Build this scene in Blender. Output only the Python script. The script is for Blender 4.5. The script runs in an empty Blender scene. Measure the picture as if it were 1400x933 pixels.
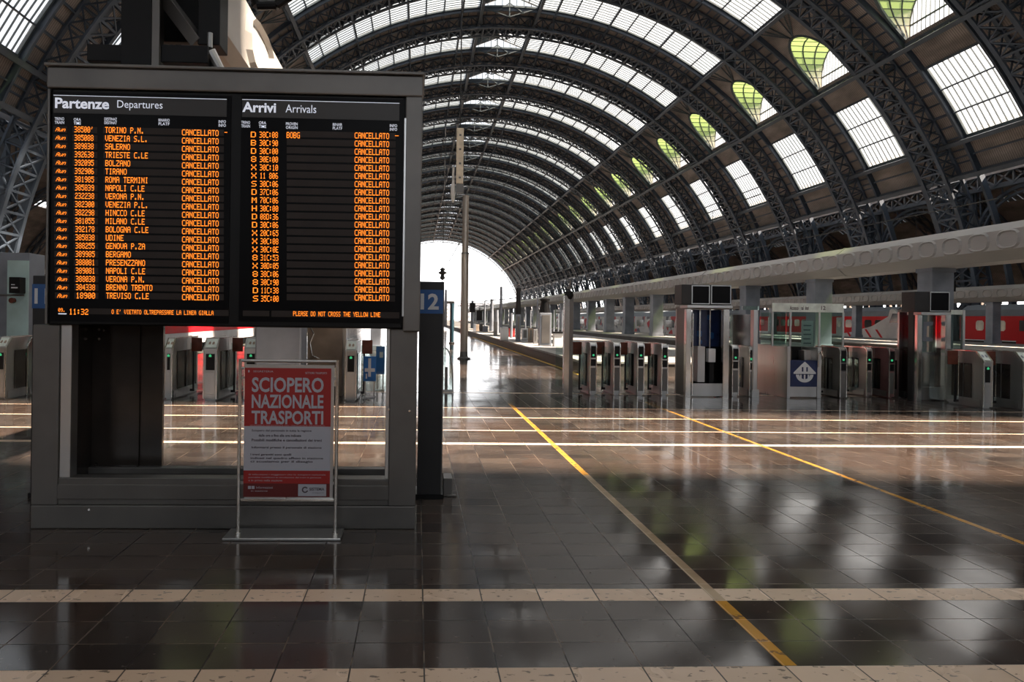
import bpy, math, random
from math import sin, cos, tan, pi, radians, sqrt, atan
from mathutils import Vector, Matrix
random.seed(7)
SC = bpy.context.scene
COL = SC.collection
# ------------------------------------------------------------------ camera
F = 933.0; PX = 604.4; PY = 434.3; VX = 570.4; ROLL = 0.013; EYE = 1.68
YAW = atan((PX - VX) / F)
cd = bpy.data.cameras.new('camera'); cam = bpy.data.objects.new('camera', cd); COL.objects.link(cam)
cd.sensor_fit = 'HORIZONTAL'; cd.sensor_width = 36; cd.lens = 36 * F / 1400
cd.shift_x = (700 - PX) / 1400; cd.shift_y = (PY - 466.5) / 1400
cd.clip_start = 0.05; cd.clip_end = 2000
cam.matrix_world = Matrix.Translation((0, 0, EYE)) @ Matrix.Rotation(-YAW, 4, 'Z') @ Matrix.Rotation(pi / 2, 4, 'X') @ Matrix.Rotation(ROLL, 4, 'Z')
SC.camera = cam
# ------------------------------------------------------------------ sky, sun, exposure
wd = bpy.data.worlds.new('sky'); SC.world = wd; wd.use_nodes = True
nt = wd.node_tree; nt.nodes.clear()
wo = nt.nodes.new('ShaderNodeOutputWorld'); bg = nt.nodes.new('ShaderNodeBackground')
tcw = nt.nodes.new('ShaderNodeTexCoord'); sep = nt.nodes.new('ShaderNodeSeparateXYZ'); rp = nt.nodes.new('ShaderNodeValToRGB')
nt.links.new(tcw.outputs['Generated'], sep.inputs[0]); nt.links.new(sep.outputs['Z'], rp.inputs[0]); nt.links.new(rp.outputs[0], bg.inputs[0]); nt.links.new(bg.outputs[0], wo.inputs[0])
rp.color_ramp.elements[0].position = 0.0; rp.color_ramp.elements[0].color = (1.0, .99, .98, 1)     # bright haze low over the tracks
rp.color_ramp.elements[1].position = 0.9; rp.color_ramp.elements[1].color = (.465, .475, .485, 1)
_e = rp.color_ramp.elements.new(.10); _e.color = (.95, .96, .98, 1); _e = rp.color_ramp.elements.new(.22); _e.color = (.47, .48, .49, 1)
bg.inputs[1].default_value = 3.3
sl = bpy.data.lights.new('sun', 'SUN'); so = bpy.data.objects.new('sun', sl); COL.objects.link(so)
sl.energy = 50.0; sl.color = (1.0, .79, .60); sl.angle = radians(1.2)
SUN = Vector((.6875, -.222, 1.0)).normalized()
so.rotation_euler = SUN.to_track_quat('Z', 'Y').to_euler(); so.location = (60, -30, 90)
SC.view_settings.view_transform = 'Standard'; SC.view_settings.look = 'None'
SC.view_settings.exposure = 0.58; SC.view_settings.gamma = 1.0; SC.view_settings.use_curve_mapping = False
cy = SC.cycles; cy.use_denoising = True; cy.max_bounces = 8; cy.diffuse_bounces = 3; cy.glossy_bounces = 4
cy.transparent_max_bounces = 24; cy.transmission_bounces = 4; cy.caustics_reflective = False; cy.caustics_refractive = False
cy.sample_clamp_indirect = 6.0

# ------------------------------------------------------------------ picture -> place
def ray(px, py):
    u = (px - PX) / F; v = (PY - py) / F; c, s = cos(ROLL), sin(ROLL)
    u, v = u * c - v * s, u * s + v * c
    return (u * cos(YAW) + sin(YAW), -u * sin(YAW) + cos(YAW), v)
def at(px, py, Y):                       # point of the ray at depth Y -> (x, z)
    r = ray(px, py); k = Y / r[1]
    return r[0] * k, EYE + r[2] * k
def flr(px, py, z=0.0):                  # point where the ray meets height z -> (x, y)
    r = ray(px, py); k = (z - EYE) / r[2]
    return r[0] * k, r[1] * k
def depth_at(px, X):                     # depth where a ray in column px (near horizon) meets the plane x = X
    r = ray(px, 440); return X / r[0] * r[1]
# ------------------------------------------------------------------ mesh builder
class MB:
    def __init__(s): s.v = []; s.f = []; s.m = []
    def face(s, pts, mi=0):
        n = len(s.v); s.v += [tuple(p) for p in pts]; s.f.append(tuple(range(n, n + len(pts)))); s.m.append(mi)
    def raw(s, vs, fs, mi=0):
        n = len(s.v); s.v += [tuple(p) for p in vs]
        for f in fs: s.f.append(tuple(n + i for i in f)); s.m.append(mi)
    def box(s, x0, x1, y0, y1, z0, z1, mi=0):
        if x0 > x1: x0, x1 = x1, x0
        if y0 > y1: y0, y1 = y1, y0
        if z0 > z1: z0, z1 = z1, z0
        s.raw([(x0,y0,z0),(x1,y0,z0),(x1,y1,z0),(x0,y1,z0),(x0,y0,z1),(x1,y0,z1),(x1,y1,z1),(x0,y1,z1)],
              [(0,3,2,1),(4,5,6,7),(0,1,5,4),(1,2,6,5),(2,3,7,6),(3,0,4,7)], mi)
        return s
    def bar(s, p, q, w, h=None, up=(0, 0, 1), caps=False, mi=0):
        h = h or w; p = Vector(p); q = Vector(q); d = (q - p)
        if d.length < 1e-6: return s
        d.normalize(); u = Vector(up)
        a = d.cross(u)
        if a.length < 1e-3: a = d.cross(Vector((1, 0, 0)))
        a.normalize(); b = a.cross(d).normalized(); a = a * (w / 2); b = b * (h / 2)
        vs = [p-a-b, p+a-b, p+a+b, p-a+b, q-a-b, q+a-b, q+a+b, q-a+b]
        fs = [(0,1,5,4),(1,2,6,5),(2,3,7,6),(3,0,4,7)]
        if caps: fs += [(0,3,2,1),(4,5,6,7)]
        s.raw(vs, fs, mi); return s
    def tube(s, p, q, r, n=12, r2=None, caps=True, mi=0):
        r2 = r if r2 is None else r2; p = Vector(p); q = Vector(q); d = (q - p).normalized()
        a = d.cross(Vector((0, 0, 1)))
        if a.length < 1e-3: a = Vector((1, 0, 0))
        a.normalize(); b = d.cross(a)
        vs = [p + (a*cos(2*pi*i/n) + b*sin(2*pi*i/n))*r for i in range(n)] + [q + (a*cos(2*pi*i/n) + b*sin(2*pi*i/n))*r2 for i in range(n)]
        fs = [(i, (i+1) % n, n+(i+1) % n, n+i) for i in range(n)]
        if caps: fs += [tuple(range(n-1, -1, -1)), tuple(range(n, 2*n))]
        s.raw(vs, fs, mi); return s
    def path(s, pts, r, n=8, mi=0):
        for a, b in zip(pts[:-1], pts[1:]): s.tube(a, b, r, n, mi=mi)
        return s
    def lathe(s, x, y, prof, n=16, mi=0):
        vs = []
        for (r, z) in prof: vs += [(x + r*cos(2*pi*i/n), y + r*sin(2*pi*i/n), z) for i in range(n)]
        fs = []
        for j in range(len(prof)-1):
            fs += [(j*n+i, j*n+(i+1) % n, (j+1)*n+(i+1) % n, (j+1)*n+i) for i in range(n)]
        fs += [tuple(range(n-1, -1, -1)), tuple(range((len(prof)-1)*n, len(prof)*n))]
        s.raw(vs, fs, mi); return s
    def prism(s, poly, ax, a, b, mi=0):   # poly = 2-D outline; extruded along axis ax ('x': (y,z), 'y': (x,z), 'z': (x,y))
        f = {'x': lambda p, t: (t, p[0], p[1]), 'y': lambda p, t: (p[0], t, p[1]), 'z': lambda p, t: (p[0], p[1], t)}[ax]
        n = len(poly); vs = [f(p, a) for p in poly] + [f(p, b) for p in poly]
        s.raw(vs, [tuple(range(n-1, -1, -1)), tuple(range(n, 2*n))] + [(i, (i+1) % n, n+(i+1) % n, n+i) for i in range(n)], mi); return s
    def mesh(s, name, mats):
        me = bpy.data.meshes.new(name); me.from_pydata(s.v, [], s.f)
        if not isinstance(mats, (list, tuple)): mats = [mats]
        for m in mats: me.materials.append(m)
        if len(mats) > 1: me.polygons.foreach_set('material_index', s.m)
        me.update(); return me
    def build(s, name, mats, parent=None, bevel=0, smooth=False, label=None):
        me = s.mesh(name, mats); o = bpy.data.objects.new(name, me); COL.objects.link(o)
        if smooth:
            for p in me.polygons: p.use_smooth = True
            md = o.modifiers.new('n', 'EDGE_SPLIT'); md.split_angle = radians(40)
        if bevel:
            b = o.modifiers.new('b', 'BEVEL'); b.width = bevel; b.segments = 2; b.limit_method = 'ANGLE'
        if parent is not None:
            o.parent = parent
            o.matrix_parent_inverse = Matrix.Translation(parent.location).inverted() if parent.type == 'EMPTY' else Matrix.Identity(4)
        if label: o['label'] = label
        return o
def tag(o, label, cat, group=None, kind=None):
    o['label'] = label; o['category'] = cat
    if group: o['group'] = group
    if kind: o['kind'] = kind
    return o
def thing(name, loc, label, cat, group=None):
    o = bpy.data.objects.new(name, None); o.empty_display_size = .2; COL.objects.link(o); o.location = loc
    return tag(o, label, cat, group)
def struct(o): o['kind'] = 'structure'; return o
def copy_tree(o, parent=None):
    c = o.copy(); COL.objects.link(c)
    if parent is not None: c.parent = parent
    for ch in list(o.children): copy_tree(ch, c)
    return c
ORD = ['first','second','third','fourth','fifth','sixth','seventh','eighth','ninth','tenth','eleventh','twelfth','thirteenth','fourteenth','fifteenth','sixteenth','seventeenth','eighteenth','nineteenth','twentieth','twenty-first','twenty-second','twenty-third','twenty-fourth','twenty-fifth','twenty-sixth','twenty-seventh','twenty-eighth','twenty-ninth','thirtieth']
# ------------------------------------------------------------------ materials
def mat(name, col, rough=.6, metal=0.0, var=0.0, scale=3.0, bump=0.0, emit=None, es=1.0, spec=.5, stretch=(1,1,1)):
    m = bpy.data.materials.new(name); m.use_nodes = True; t = m.node_tree; b = t.nodes['Principled BSDF']
    b.inputs['Base Color'].default_value = (*col, 1); b.inputs['Roughness'].default_value = rough; b.inputs['Metallic'].default_value = metal
    b.inputs['Specular IOR Level'].default_value = spec
    if emit: b.inputs['Emission Color'].default_value = (*emit, 1); b.inputs['Emission Strength'].default_value = es
    if var or bump:
        tc = t.nodes.new('ShaderNodeTexCoord'); mp = t.nodes.new('ShaderNodeMapping'); mp.inputs['Scale'].default_value = stretch
        n = t.nodes.new('ShaderNodeTexNoise'); n.inputs['Scale'].default_value = scale; n.inputs['Detail'].default_value = 5
        t.links.new(tc.outputs['Object'], mp.inputs[0]); t.links.new(mp.outputs[0], n.inputs['Vector'])
        if var:
            r = t.nodes.new('ShaderNodeValToRGB'); r.color_ramp.elements[0].position = .3; r.color_ramp.elements[1].position = .7
            r.color_ramp.elements[0].color = (*[max(0, c*(1-var)) for c in col], 1); r.color_ramp.elements[1].color = (*[min(1, c*(1+var)) for c in col], 1)
            t.links.new(n.outputs['Fac'], r.inputs[0]); t.links.new(r.outputs[0], b.inputs['Base Color'])
            mr = t.nodes.new('ShaderNodeMapRange'); mr.inputs['To Min'].default_value = max(.03, rough*.75); mr.inputs['To Max'].default_value = min(1, rough*1.25)
            t.links.new(n.outputs['Fac'], mr.inputs['Value']); t.links.new(mr.outputs[0], b.inputs['Roughness'])
        if bump:
            bp = t.nodes.new('ShaderNodeBump'); bp.inputs['Strength'].default_value = bump; bp.inputs['Distance'].default_value = .01
            t.links.new(n.outputs['Fac'], bp.inputs['Height']); t.links.new(bp.outputs[0], b.inputs['Normal'])
    return m
def glassmat(name, tint, gloss=.08, rough=.05, trans=None, tw=0.0, zgrad=None):
    """thin sheet: transparent + reflection (+ translucency)"""
    m = bpy.data.materials.new(name); m.use_nodes = True; t = m.node_tree; t.nodes.clear()
    o = t.nodes.new('ShaderNodeOutputMaterial'); tr = t.nodes.new('ShaderNodeBsdfTransparent'); tr.inputs[0].default_value = (*tint, 1)
    gl = t.nodes.new('ShaderNodeBsdfGlossy'); gl.inputs['Roughness'].default_value = rough; gl.inputs[0].default_value = (.9, .92, .95, 1)
    mx = t.nodes.new('ShaderNodeMixShader'); fr = t.nodes.new('ShaderNodeFresnel'); fr.inputs[0].default_value = 1.45
    ma = t.nodes.new('ShaderNodeMath'); ma.operation = 'ADD'; ma.inputs[1].default_value = gloss - .04; ma.use_clamp = True
    t.links.new(fr.outputs[0], ma.inputs[0]); t.links.new(ma.outputs[0], mx.inputs[0])
    src = tr
    if tw:
        tl = t.nodes.new('ShaderNodeBsdfTranslucent'); tl.inputs[0].default_value = (*trans, 1); m2 = t.nodes.new('ShaderNodeMixShader'); m2.inputs[0].default_value = tw
        t.links.new(tr.outputs[0], m2.inputs[1]); t.links.new(tl.outputs[0], m2.inputs[2]); src = m2
        if zgrad:
            tc = t.nodes.new('ShaderNodeTexCoord'); sp = t.nodes.new('ShaderNodeSeparateXYZ'); mr = t.nodes.new('ShaderNodeMapRange'); rr = t.nodes.new('ShaderNodeValToRGB')
            ns = t.nodes.new('ShaderNodeTexNoise'); ns.inputs['Scale'].default_value = .9; ad = t.nodes.new('ShaderNodeMath'); ad.operation = 'MULTIPLY_ADD'; ad.inputs[1].default_value = .5
            mr.inputs['From Min'].default_value = zgrad[0]; mr.inputs['From Max'].default_value = zgrad[1]
            t.links.new(tc.outputs['Object'], sp.inputs[0]); t.links.new(sp.outputs['Z'], mr.inputs['Value']); t.links.new(tc.outputs['Object'], ns.inputs['Vector'])
            t.links.new(ns.outputs['Fac'], ad.inputs[0]); t.links.new(mr.outputs[0], ad.inputs[2]); t.links.new(ad.outputs[0], rr.inputs[0])
            rr.color_ramp.elements[0].position = .35; rr.color_ramp.elements[0].color = (.50, .46, .34, 1)
            rr.color_ramp.elements[1].position = .75; rr.color_ramp.elements[1].color = (.11, .155, .055, 1)
            t.links.new(rr.outputs[0], tr.inputs[0]); t.links.new(rr.outputs[0], tl.inputs[0])
    t.links.new(src.outputs[0], mx.inputs[1]); t.links.new(gl.outputs[0], mx.inputs[2]); t.links.new(mx.outputs[0], o.inputs[0])
    return m
M = dict(
    rib=mat('painted_iron', (.045, .062, .088), .55, 0, .35, .6),
    girder=mat('girder_iron', (.048, .062, .082), .5, 0, .3, .5),
    panel=mat('roof_boards', (.24, .205, .185), .8, 0, .45, .35, .4, stretch=(1, 1, 3)),
    frame=mat('window_iron', (.055, .075, .085), .5, 0, .2, 1),
    glass=glassmat('roof_glass', (.505, .525, .545), .05, .12, (.8, .87, .95), .07),
    green=glassmat('algae_glass', (.5, .6, .3), .04, .3, (.5, .65, .25), .45, (23.9, 27.6)),
    steel=mat('brushed_steel', (.50, .50, .50), .30, .95, .25, 1.2, stretch=(1, 1, .15)),
    bright_steel=mat('polished_steel', (.72, .70, .67), .22, 1.0, .12, 2),
    dark_steel=mat('frame_steel', (.155, .148, .142), .42, .6, .22, 1.5),
    black=mat('black_plastic', (.007, .007, .008), .4, 0, .2, 5, spec=.2),
    blackgloss=mat('black_glass', (.005, .005, .006), .3, spec=.08),
    darkmetal=mat('dark_painted_metal', (.022, .022, .024), .45, .3, .3, 2),
    ledrow=mat('unlit_display_row', (.040, .033, .031), .5, 0, .15, 6, spec=.15),
    led=mat('lit_orange_diodes', (.1, .03, 0), .5, emit=(1, .23, .015), es=1.25),
    white=mat('white_lettering', (.8, .82, .88), .5, emit=(.7, .75, .9), es=.35),
    signwhite=mat('sign_white', (.75, .77, .8), .5),
    blue=mat('sign_blue', (.012, .10, .33), .4),
    navy=mat('poster_navy', (.01, .025, .10), .3, 0, .4, 4),
    red=mat('poster_red', (.36, .018, .016), .55),
    darkred=mat('poster_dark_red', (.13, .012, .012), .55),
    paper=mat('poster_paper', (.46, .47, .54), .6),
    ink=mat('poster_ink', (.09, .07, .09), .6),
    duct=mat('pale_duct_paint', (.40, .395, .39), .55, 0, .16, .5, stretch=(1, .3, 1)),
    duct2=mat('grey_duct_paint', (.24, .235, .235), .6, .1, .16, .5),
    ductwhite=mat('white_duct_paint', (.62, .60, .57), .4, 0, .12, 1.2, .1),
    column=mat('grey_column_paint', (.21, .235, .28), .5, .2, .25, 1.2),
    teal=mat('pale_teal_panel', (.42, .58, .58), .5, 0, .15, 2),
    concrete=mat('platform_concrete', (.22, .215, .21), .75, 0, .25, .8),
    kerb=mat('kerb_stone', (.36, .35, .34), .7, 0, .2, 1.5),
    darkkerb=mat('kerb_face', (.085, .07, .06), .6, 0, .4, 1.5),
    ballast=mat('ballast', (.07, .06, .055), .95, 0, .5, 6, .6),
    stone=mat('hall_stone', (.16, .13, .11), .8, 0, .3, .4),
    trainred=mat('train_red', (.62, .006, .014), .5, 0, .06, 1, spec=.25),
    trainwhite=mat('train_white', (.62, .62, .63), .4, 0, .12, 1),
    traingrey=mat('train_roof_grey', (.17, .20, .24), .5, 0, .15, 1),
    trainglass=mat('train_window', (.02, .025, .03), .1),
    trainlit=mat('curtained_train_window', (.50, .46, .38), .2, 0, .5, 1.2, stretch=(1, 1.5, .5)),
    maroon=mat('gate_paddle_maroon', (.13, .035, .022), .25, 0, .3, 6),
    glassc=glassmat('clear_glass', (.86, .92, .90), .07, .03),
    glassg=glassmat('green_edge_glass', (.74, .86, .83), .10, .05),
    palepanel=mat('pale_label_panel', (.70, .78, .74), .4, 0, .2, 6),
    greenled=mat('green_arrow_light', (.02, .2, .08), .4, emit=(.05, .55, .22), es=.5),
    yellow=mat('yellow_paint', (.62, .36, .04), .45, 0, .3, 6),
    beige=mat('beige_panel', (.30, .235, .18), .6, 0, .2, 3),
    lamp=mat('lamp_tube', (.9, .9, .9), .4, emit=(1, 1, .98), es=3.0),
    facade=mat('distant_plaster', (.5, .5, .52), .9, 0, .15, .2),
    signal=mat('signal_red_lamp', (.3, .02, .02), .4, emit=(1, .05, .03), es=1.0),
    darkglass=mat('dark_mirror_panel', (.030, .026, .024), .16, 0, .3, 2),
)
def lines_mat(name, base, dark, scale, axis, rough=.5, w=.12):
    m = mat(name, base, rough); t = m.node_tree; b = t.nodes['Principled BSDF']
    tc = t.nodes.new('ShaderNodeTexCoord'); sp = t.nodes.new('ShaderNodeSeparateXYZ'); t.links.new(tc.outputs['Object'], sp.inputs[0])
    a = t.nodes.new('ShaderNodeMath'); a.operation = 'MULTIPLY'; a.inputs[1].default_value = scale; t.links.new(sp.outputs[axis], a.inputs[0])
    f_ = t.nodes.new('ShaderNodeMath'); f_.operation = 'FRACT'; t.links.new(a.outputs[0], f_.inputs[0])
    l = t.nodes.new('ShaderNodeMath'); l.operation = 'LESS_THAN'; l.inputs[1].default_value = w; t.links.new(f_.outputs[0], l.inputs[0])
    mx = t.nodes.new('ShaderNodeMix'); mx.data_type = 'RGBA'; mx.inputs['A'].default_value = (*base, 1); mx.inputs['B'].default_value = (*dark, 1)
    t.links.new(l.outputs[0], mx.inputs['Factor']); t.links.new(mx.outputs['Result'], b.inputs['Base Color']); return m
def boards_mat():
    m = M['panel']; t = m.node_tree; b = t.nodes['Principled BSDF']
    src = b.inputs['Base Color'].links[0].from_socket
    tc = t.nodes.new('ShaderNodeTexCoord'); sp = t.nodes.new('ShaderNodeSeparateXYZ'); t.links.new(tc.outputs['Object'], sp.inputs[0])
    a = t.nodes.new('ShaderNodeMath'); a.operation = 'MULTIPLY'; a.inputs[1].default_value = 1/.19; t.links.new(sp.outputs['Y'], a.inputs[0])
    f_ = t.nodes.new('ShaderNodeMath'); f_.operation = 'FRACT'; t.links.new(a.outputs[0], f_.inputs[0])
    l = t.nodes.new('ShaderNodeMath'); l.operation = 'LESS_THAN'; l.inputs[1].default_value = .16; t.links.new(f_.outputs[0], l.inputs[0])
    mx = t.nodes.new('ShaderNodeMix'); mx.data_type = 'RGBA'; mx.inputs['B'].default_value = (.05, .04, .035, 1)
    t.links.new(src, mx.inputs['A']); t.links.new(l.outputs[0], mx.inputs['Factor']); t.links.new(mx.outputs['Result'], b.inputs['Base Color'])
boards_mat()

def floor_mat():
    m = bpy.data.materials.new('polished_stone_floor'); m.use_nodes = True; t = m.node_tree; N = t.nodes.new; L = t.links.new
    b = t.nodes['Principled BSDF']
    tc = N('ShaderNodeTexCoord'); sp = N('ShaderNodeSeparateXYZ'); L(tc.outputs['Object'], sp.inputs[0]); X = sp.outputs['X']; Y = sp.outputs['Y']
    def mth(op, a, c=None, d=None, clamp=False):
        n = N('ShaderNodeMath'); n.operation = op; n.use_clamp = clamp
        for i, v in enumerate((a, c, d)):
            if v is None: continue
            if isinstance(v, (int, float)): n.inputs[i].default_value = v
            else: L(v, n.inputs[i])
        return n.outputs[0]
    def mixc(fac, a, c):
        n = N('ShaderNodeMix'); n.data_type = 'RGBA'
        if isinstance(fac, (int, float)): n.inputs['Factor'].default_value = fac
        else: L(fac, n.inputs['Factor'])
        for k, v in (('A', a), ('B', c)):
            if isinstance(v, tuple): n.inputs[k].default_value = (*v, 1)
            else: L(v, n.inputs[k])
        return n.outputs['Result']
    def noise(scale, detail=4, vec=None, stretch=None):
        n = N('ShaderNodeTexNoise'); n.inputs['Scale'].default_value = scale; n.inputs['Detail'].default_value = detail
        v = vec or tc.outputs['Object']
        if stretch:
            mp = N('ShaderNodeMapping'); mp.inputs['Scale'].default_value = stretch; L(v, mp.inputs[0]); v = mp.outputs[0]
        L(v, n.inputs['Vector']); return n.outputs['Fac']
    TX, TY = .352, .2565
    ux = mth('MULTIPLY', mth('ADD', X, -.055), 1/TX); uy = mth('MULTIPLY', mth('ADD', Y, -3.265), 1/TY)
    fx = mth('FRACT', ux); fy = mth('FRACT', uy)
    jw = .006
    jx = mth('LESS_THAN', mth('ABSOLUTE', mth('SUBTRACT', fx, .5)), .5 - jw/TX/2*1.3)   # 1 inside the tile
    jy = mth('LESS_THAN', mth('ABSOLUTE', mth('SUBTRACT', fy, .5)), .5 - jw/TY/2)
    tile = mth('MULTIPLY', jx, jy)
    cb = N('ShaderNodeCombineXYZ'); L(mth('FLOOR', ux), cb.inputs[0]); L(mth('FLOOR', uy), cb.inputs[1])
    wn = N('ShaderNodeTexWhiteNoise'); wn.noise_dimensions = '3D'; L(cb.outputs[0], wn.inputs['Vector'])
    big = noise(.55, 3); fine = noise(28, 6); med = noise(3.2, 5)
    base = mixc(wn.outputs['Value'], (.021, .0175, .0165), (.056, .045, .038))
    base = mixc(mth('MULTIPLY', mth('GREATER_THAN', big, .52), .55), base, (.050, .032, .024))
    base = mixc(mth('MULTIPLY', mth('SMOOTH_MIN', fine, 1, .1), mth('MULTIPLY', med, .5)), base, (.09, .065, .055))
    base = mixc(mth('MULTIPLY', mth('GREATER_THAN', fine, .68), .5), base, (.12, .10, .09))
    base = mixc(mth('SUBTRACT', 1, tile), base, mixc(mth('GREATER_THAN', med, .52), (.004, .004, .004), (.10, .075, .055)))
    # pale marble strips across the hall
    strips = [(3.075, 3.265), (4.036, 4.215), (9.02, 9.16), (10.14, 10.20), (11.44, 11.51), (12.7, 12.75), (-1.0, -.8), (15.2, 15.35)]
    ms = None
    for a0, b0 in strips:
        c = (a0+b0)/2; h = (b0-a0)/2
        k = mth('LESS_THAN', mth('ABSOLUTE', mth('SUBTRACT', Y, c)), h)
        ms = k if ms is None else mth('MAXIMUM', ms, k)
    worn = mth('GREATER_THAN', noise(15, 8, stretch=(1, 2.2, 1)), .63)
    scol = mixc(wn.outputs['Value'], (.58, .42, .30), (.80, .60, .45))
    scol = mixc(mth('MULTIPLY', med, .6), scol, (.48, .38, .30))
    scol = mixc(mth('MULTIPLY', worn, .75), scol, (.055, .045, .04))
    scol = mixc(mth('SUBTRACT', 1, jx), scol, (.03, .025, .02))
    base = mixc(ms, base, scol)
    # worn yellow lines along the hall
    for xc, hw, y0, y1, pale in ((1.842, .036, 3.27, 13.4, 1), (4.684, .03, 2.0, 13.8, 0)):
        k = mth('LESS_THAN', mth('ABSOLUTE', mth('SUBTRACT', X, xc)), hw)
        k = mth('MULTIPLY', k, mth('MULTIPLY', mth('GREATER_THAN', Y, y0), mth('LESS_THAN', Y, y1)))
        n1 = noise(1.1 if pale else .8, 2); yc = mixc(mth('GREATER_THAN', noise(14, 5), .60), (.60, .30, .045), (.25, .13, .05))
        if pale:
            pz = mth('MULTIPLY', mth('GREATER_THAN', Y, 4.03), mth('LESS_THAN', Y, 7.3))
            yc = mixc(pz, yc, mixc(n1, (.32, .24, .17), (.50, .36, .22)))
        base = mixc(mth('MULTIPLY', k, mth('ADD', .55, mth('MULTIPLY', med, .7), clamp=True)), base, yc)
    L(base, b.inputs['Base Color'])
    rn = noise(1.3, 4, stretch=(1, .6, 1))
    ro = N('ShaderNodeMapRange'); ro.inputs['From Min'].default_value = .3; ro.inputs['From Max'].default_value = .7
    ro.inputs['To Min'].default_value = .045; ro.inputs['To Max'].default_value = .17; L(rn, ro.inputs['Value'])
    r2 = mth('ADD', ro.outputs[0], mth('MULTIPLY', wn.outputs['Value'], .03))
    r2 = mth('ADD', r2, mth('MULTIPLY', ms, .15)); r2 = mth('ADD', r2, mth('MULTIPLY', mth('SUBTRACT', 1, tile), .3))
    L(r2, b.inputs['Roughness']); b.inputs['Specular IOR Level'].default_value = .6
    # every slab lies at its own tiny tilt, with soft waviness
    ws = N('ShaderNodeVectorMath'); ws.operation = 'SUBTRACT'; L(wn.outputs['Color'], ws.inputs[0]); ws.inputs[1].default_value = (.5, .5, .5)
    wm = N('ShaderNodeVectorMath'); wm.operation = 'MULTIPLY'; L(ws.outputs[0], wm.inputs[0]); wm.inputs[1].default_value = (.004, .004, 0)
    geo = N('ShaderNodeNewGeometry'); bp = N('ShaderNodeBump'); bp.inputs['Strength'].default_value = .045; bp.inputs['Distance'].default_value = .02
    hh = mth('ADD', mth('MULTIPLY', noise(2.6, 3, stretch=(1, 1.6, 1)), .35), mth('MULTIPLY', tile, .10)); L(hh, bp.inputs['Height'])
    va = N('ShaderNodeVectorMath'); va.operation = 'ADD'; L(bp.outputs[0], va.inputs[0]); L(wm.outputs[0], va.inputs[1])
    vn = N('ShaderNodeVectorMath'); vn.operation = 'NORMALIZE'; L(va.outputs[0], vn.inputs[0]); L(vn.outputs[0], b.inputs['Normal'])
    return m
M['floor'] = floor_mat()
# ================================================================== the vault
CX, CZ, R = 9.75, -1.47, 37.6
G0, GW, PITCH = 46.49, 5.34, 11.6
aWb, aWt, aL, aS, aC = 28.5, 37.9, 42.1, 54.1, 85.1
KS = list(range(-5, 22))
Y_BACK = G0 + PITCH*(-5) - 6.3; Y_END = G0 + PITCH*22 - 1.2
def V(a, y, r=R, sgn=1):
    return (CX + sgn*r*cos(radians(a)), y, CZ + r*sin(radians(a)))
def patch(mb, y0, y1, a0, a1, sgn, r=R, th=.14, step=3.1, mi=0):
    n = max(1, round((a1-a0)/step))
    for i in range(n):
        a, b = a0+(a1-a0)*i/n, a0+(a1-a0)*(i+1)/n
        q = [V(a,y0,r,sgn), V(b,y0,r,sgn), V(b,y1,r,sgn), V(a,y1,r,sgn)]
        if sgn < 0: q = q[::-1]
        mb.face(q, mi)
        if th:
            q2 = [V(a,y0,r+th,sgn), V(a,y1,r+th,sgn), V(b,y1,r+th,sgn), V(b,y0,r+th,sgn)]
            if sgn < 0: q2 = q2[::-1]
            mb.face(q2, mi)
            mb.face([V(a,y0,r,sgn), V(a,y0,r+th,sgn), V(b,y0,r+th,sgn), V(b,y0,r,sgn)], mi)
            mb.face([V(a,y1,r,sgn), V(b,y1,r,sgn), V(b,y1,r+th,sgn), V(a,y1,r+th,sgn)], mi)
def vx(z): return sqrt(max(0, R*R - (z-CZ)**2))
ZB = CZ + R*sin(radians(aL)); HD = 3.75; SD = 1.1
def dormer_profile(n=14):               # (y offset from middle, z) from one foot over the top to the other
    hw = GW/2 - .12; pts = [(-hw, ZB)]
    for i in range(n+1):
        t = pi - pi*i/n; pts.append((hw*cos(t), ZB + SD + (HD-SD)*sin(t)))
    pts.append((hw, ZB)); return pts
PROF = dormer_profile()
def ztop(dy):
    hw = GW/2 - .12
    if abs(dy) >= hw: return ZB
    return ZB + SD + (HD-SD)*sqrt(max(0, 1-(dy/hw)**2))
SHELL0 = 24.0
ceil = MB()
for k in KS + [22]:
    g = G0 + PITCH*k; yo0 = g - (PITCH - GW)
    for sgn in (1, -1):
        patch(ceil, yo0 if k != -5 else Y_BACK, g if k != 22 else Y_END, SHELL0, 90, sgn)
        if k == 22: continue
        patch(ceil, g, g+GW, SHELL0, aWb, sgn); patch(ceil, g, g+GW, aWt, aL, sgn)
        # boards round the dormer opening
        nn = 16
        for i in range(nn):
            d0, d1 = -GW/2 + GW*i/nn, -GW/2 + GW*(i+1)/nn
            z0, z1 = ztop(d0), ztop(d1); zs = CZ + R*sin(radians(aS)); yc = g+GW/2
            for r_, fl in ((0, 0), (.14, 1)):
                q = []
                for (d, z) in ((d0, z0), (d0, z0+(zs-z0)*.5), (d0, zs), (d1, zs), (d1, z1+(zs-z1)*.5), (d1, z1)):
                    a = math.degrees(math.asin((z-CZ)/R)); q.append(V(a, yc+d, R+r_, sgn))
                quads = [(q[0], q[1], q[4], q[5]), (q[1], q[2], q[3], q[4])]
                for qq in quads: ceil.face(qq)
    # small purlins under the boards
    if k < 22:
        for sgn in (1, -1):
            a = SHELL0 + 1.5
            while a < 89:
                ceil.bar(V(a, yo0, R-.05, sgn), V(a, g, R-.05, sgn), .10, .12, mi=1); a += 1.56
            for yb in (yo0+.05, g-.05):
                pass
ceiling = struct(ceil.build('ceiling', [M['panel'], M['rib']]))

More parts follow.
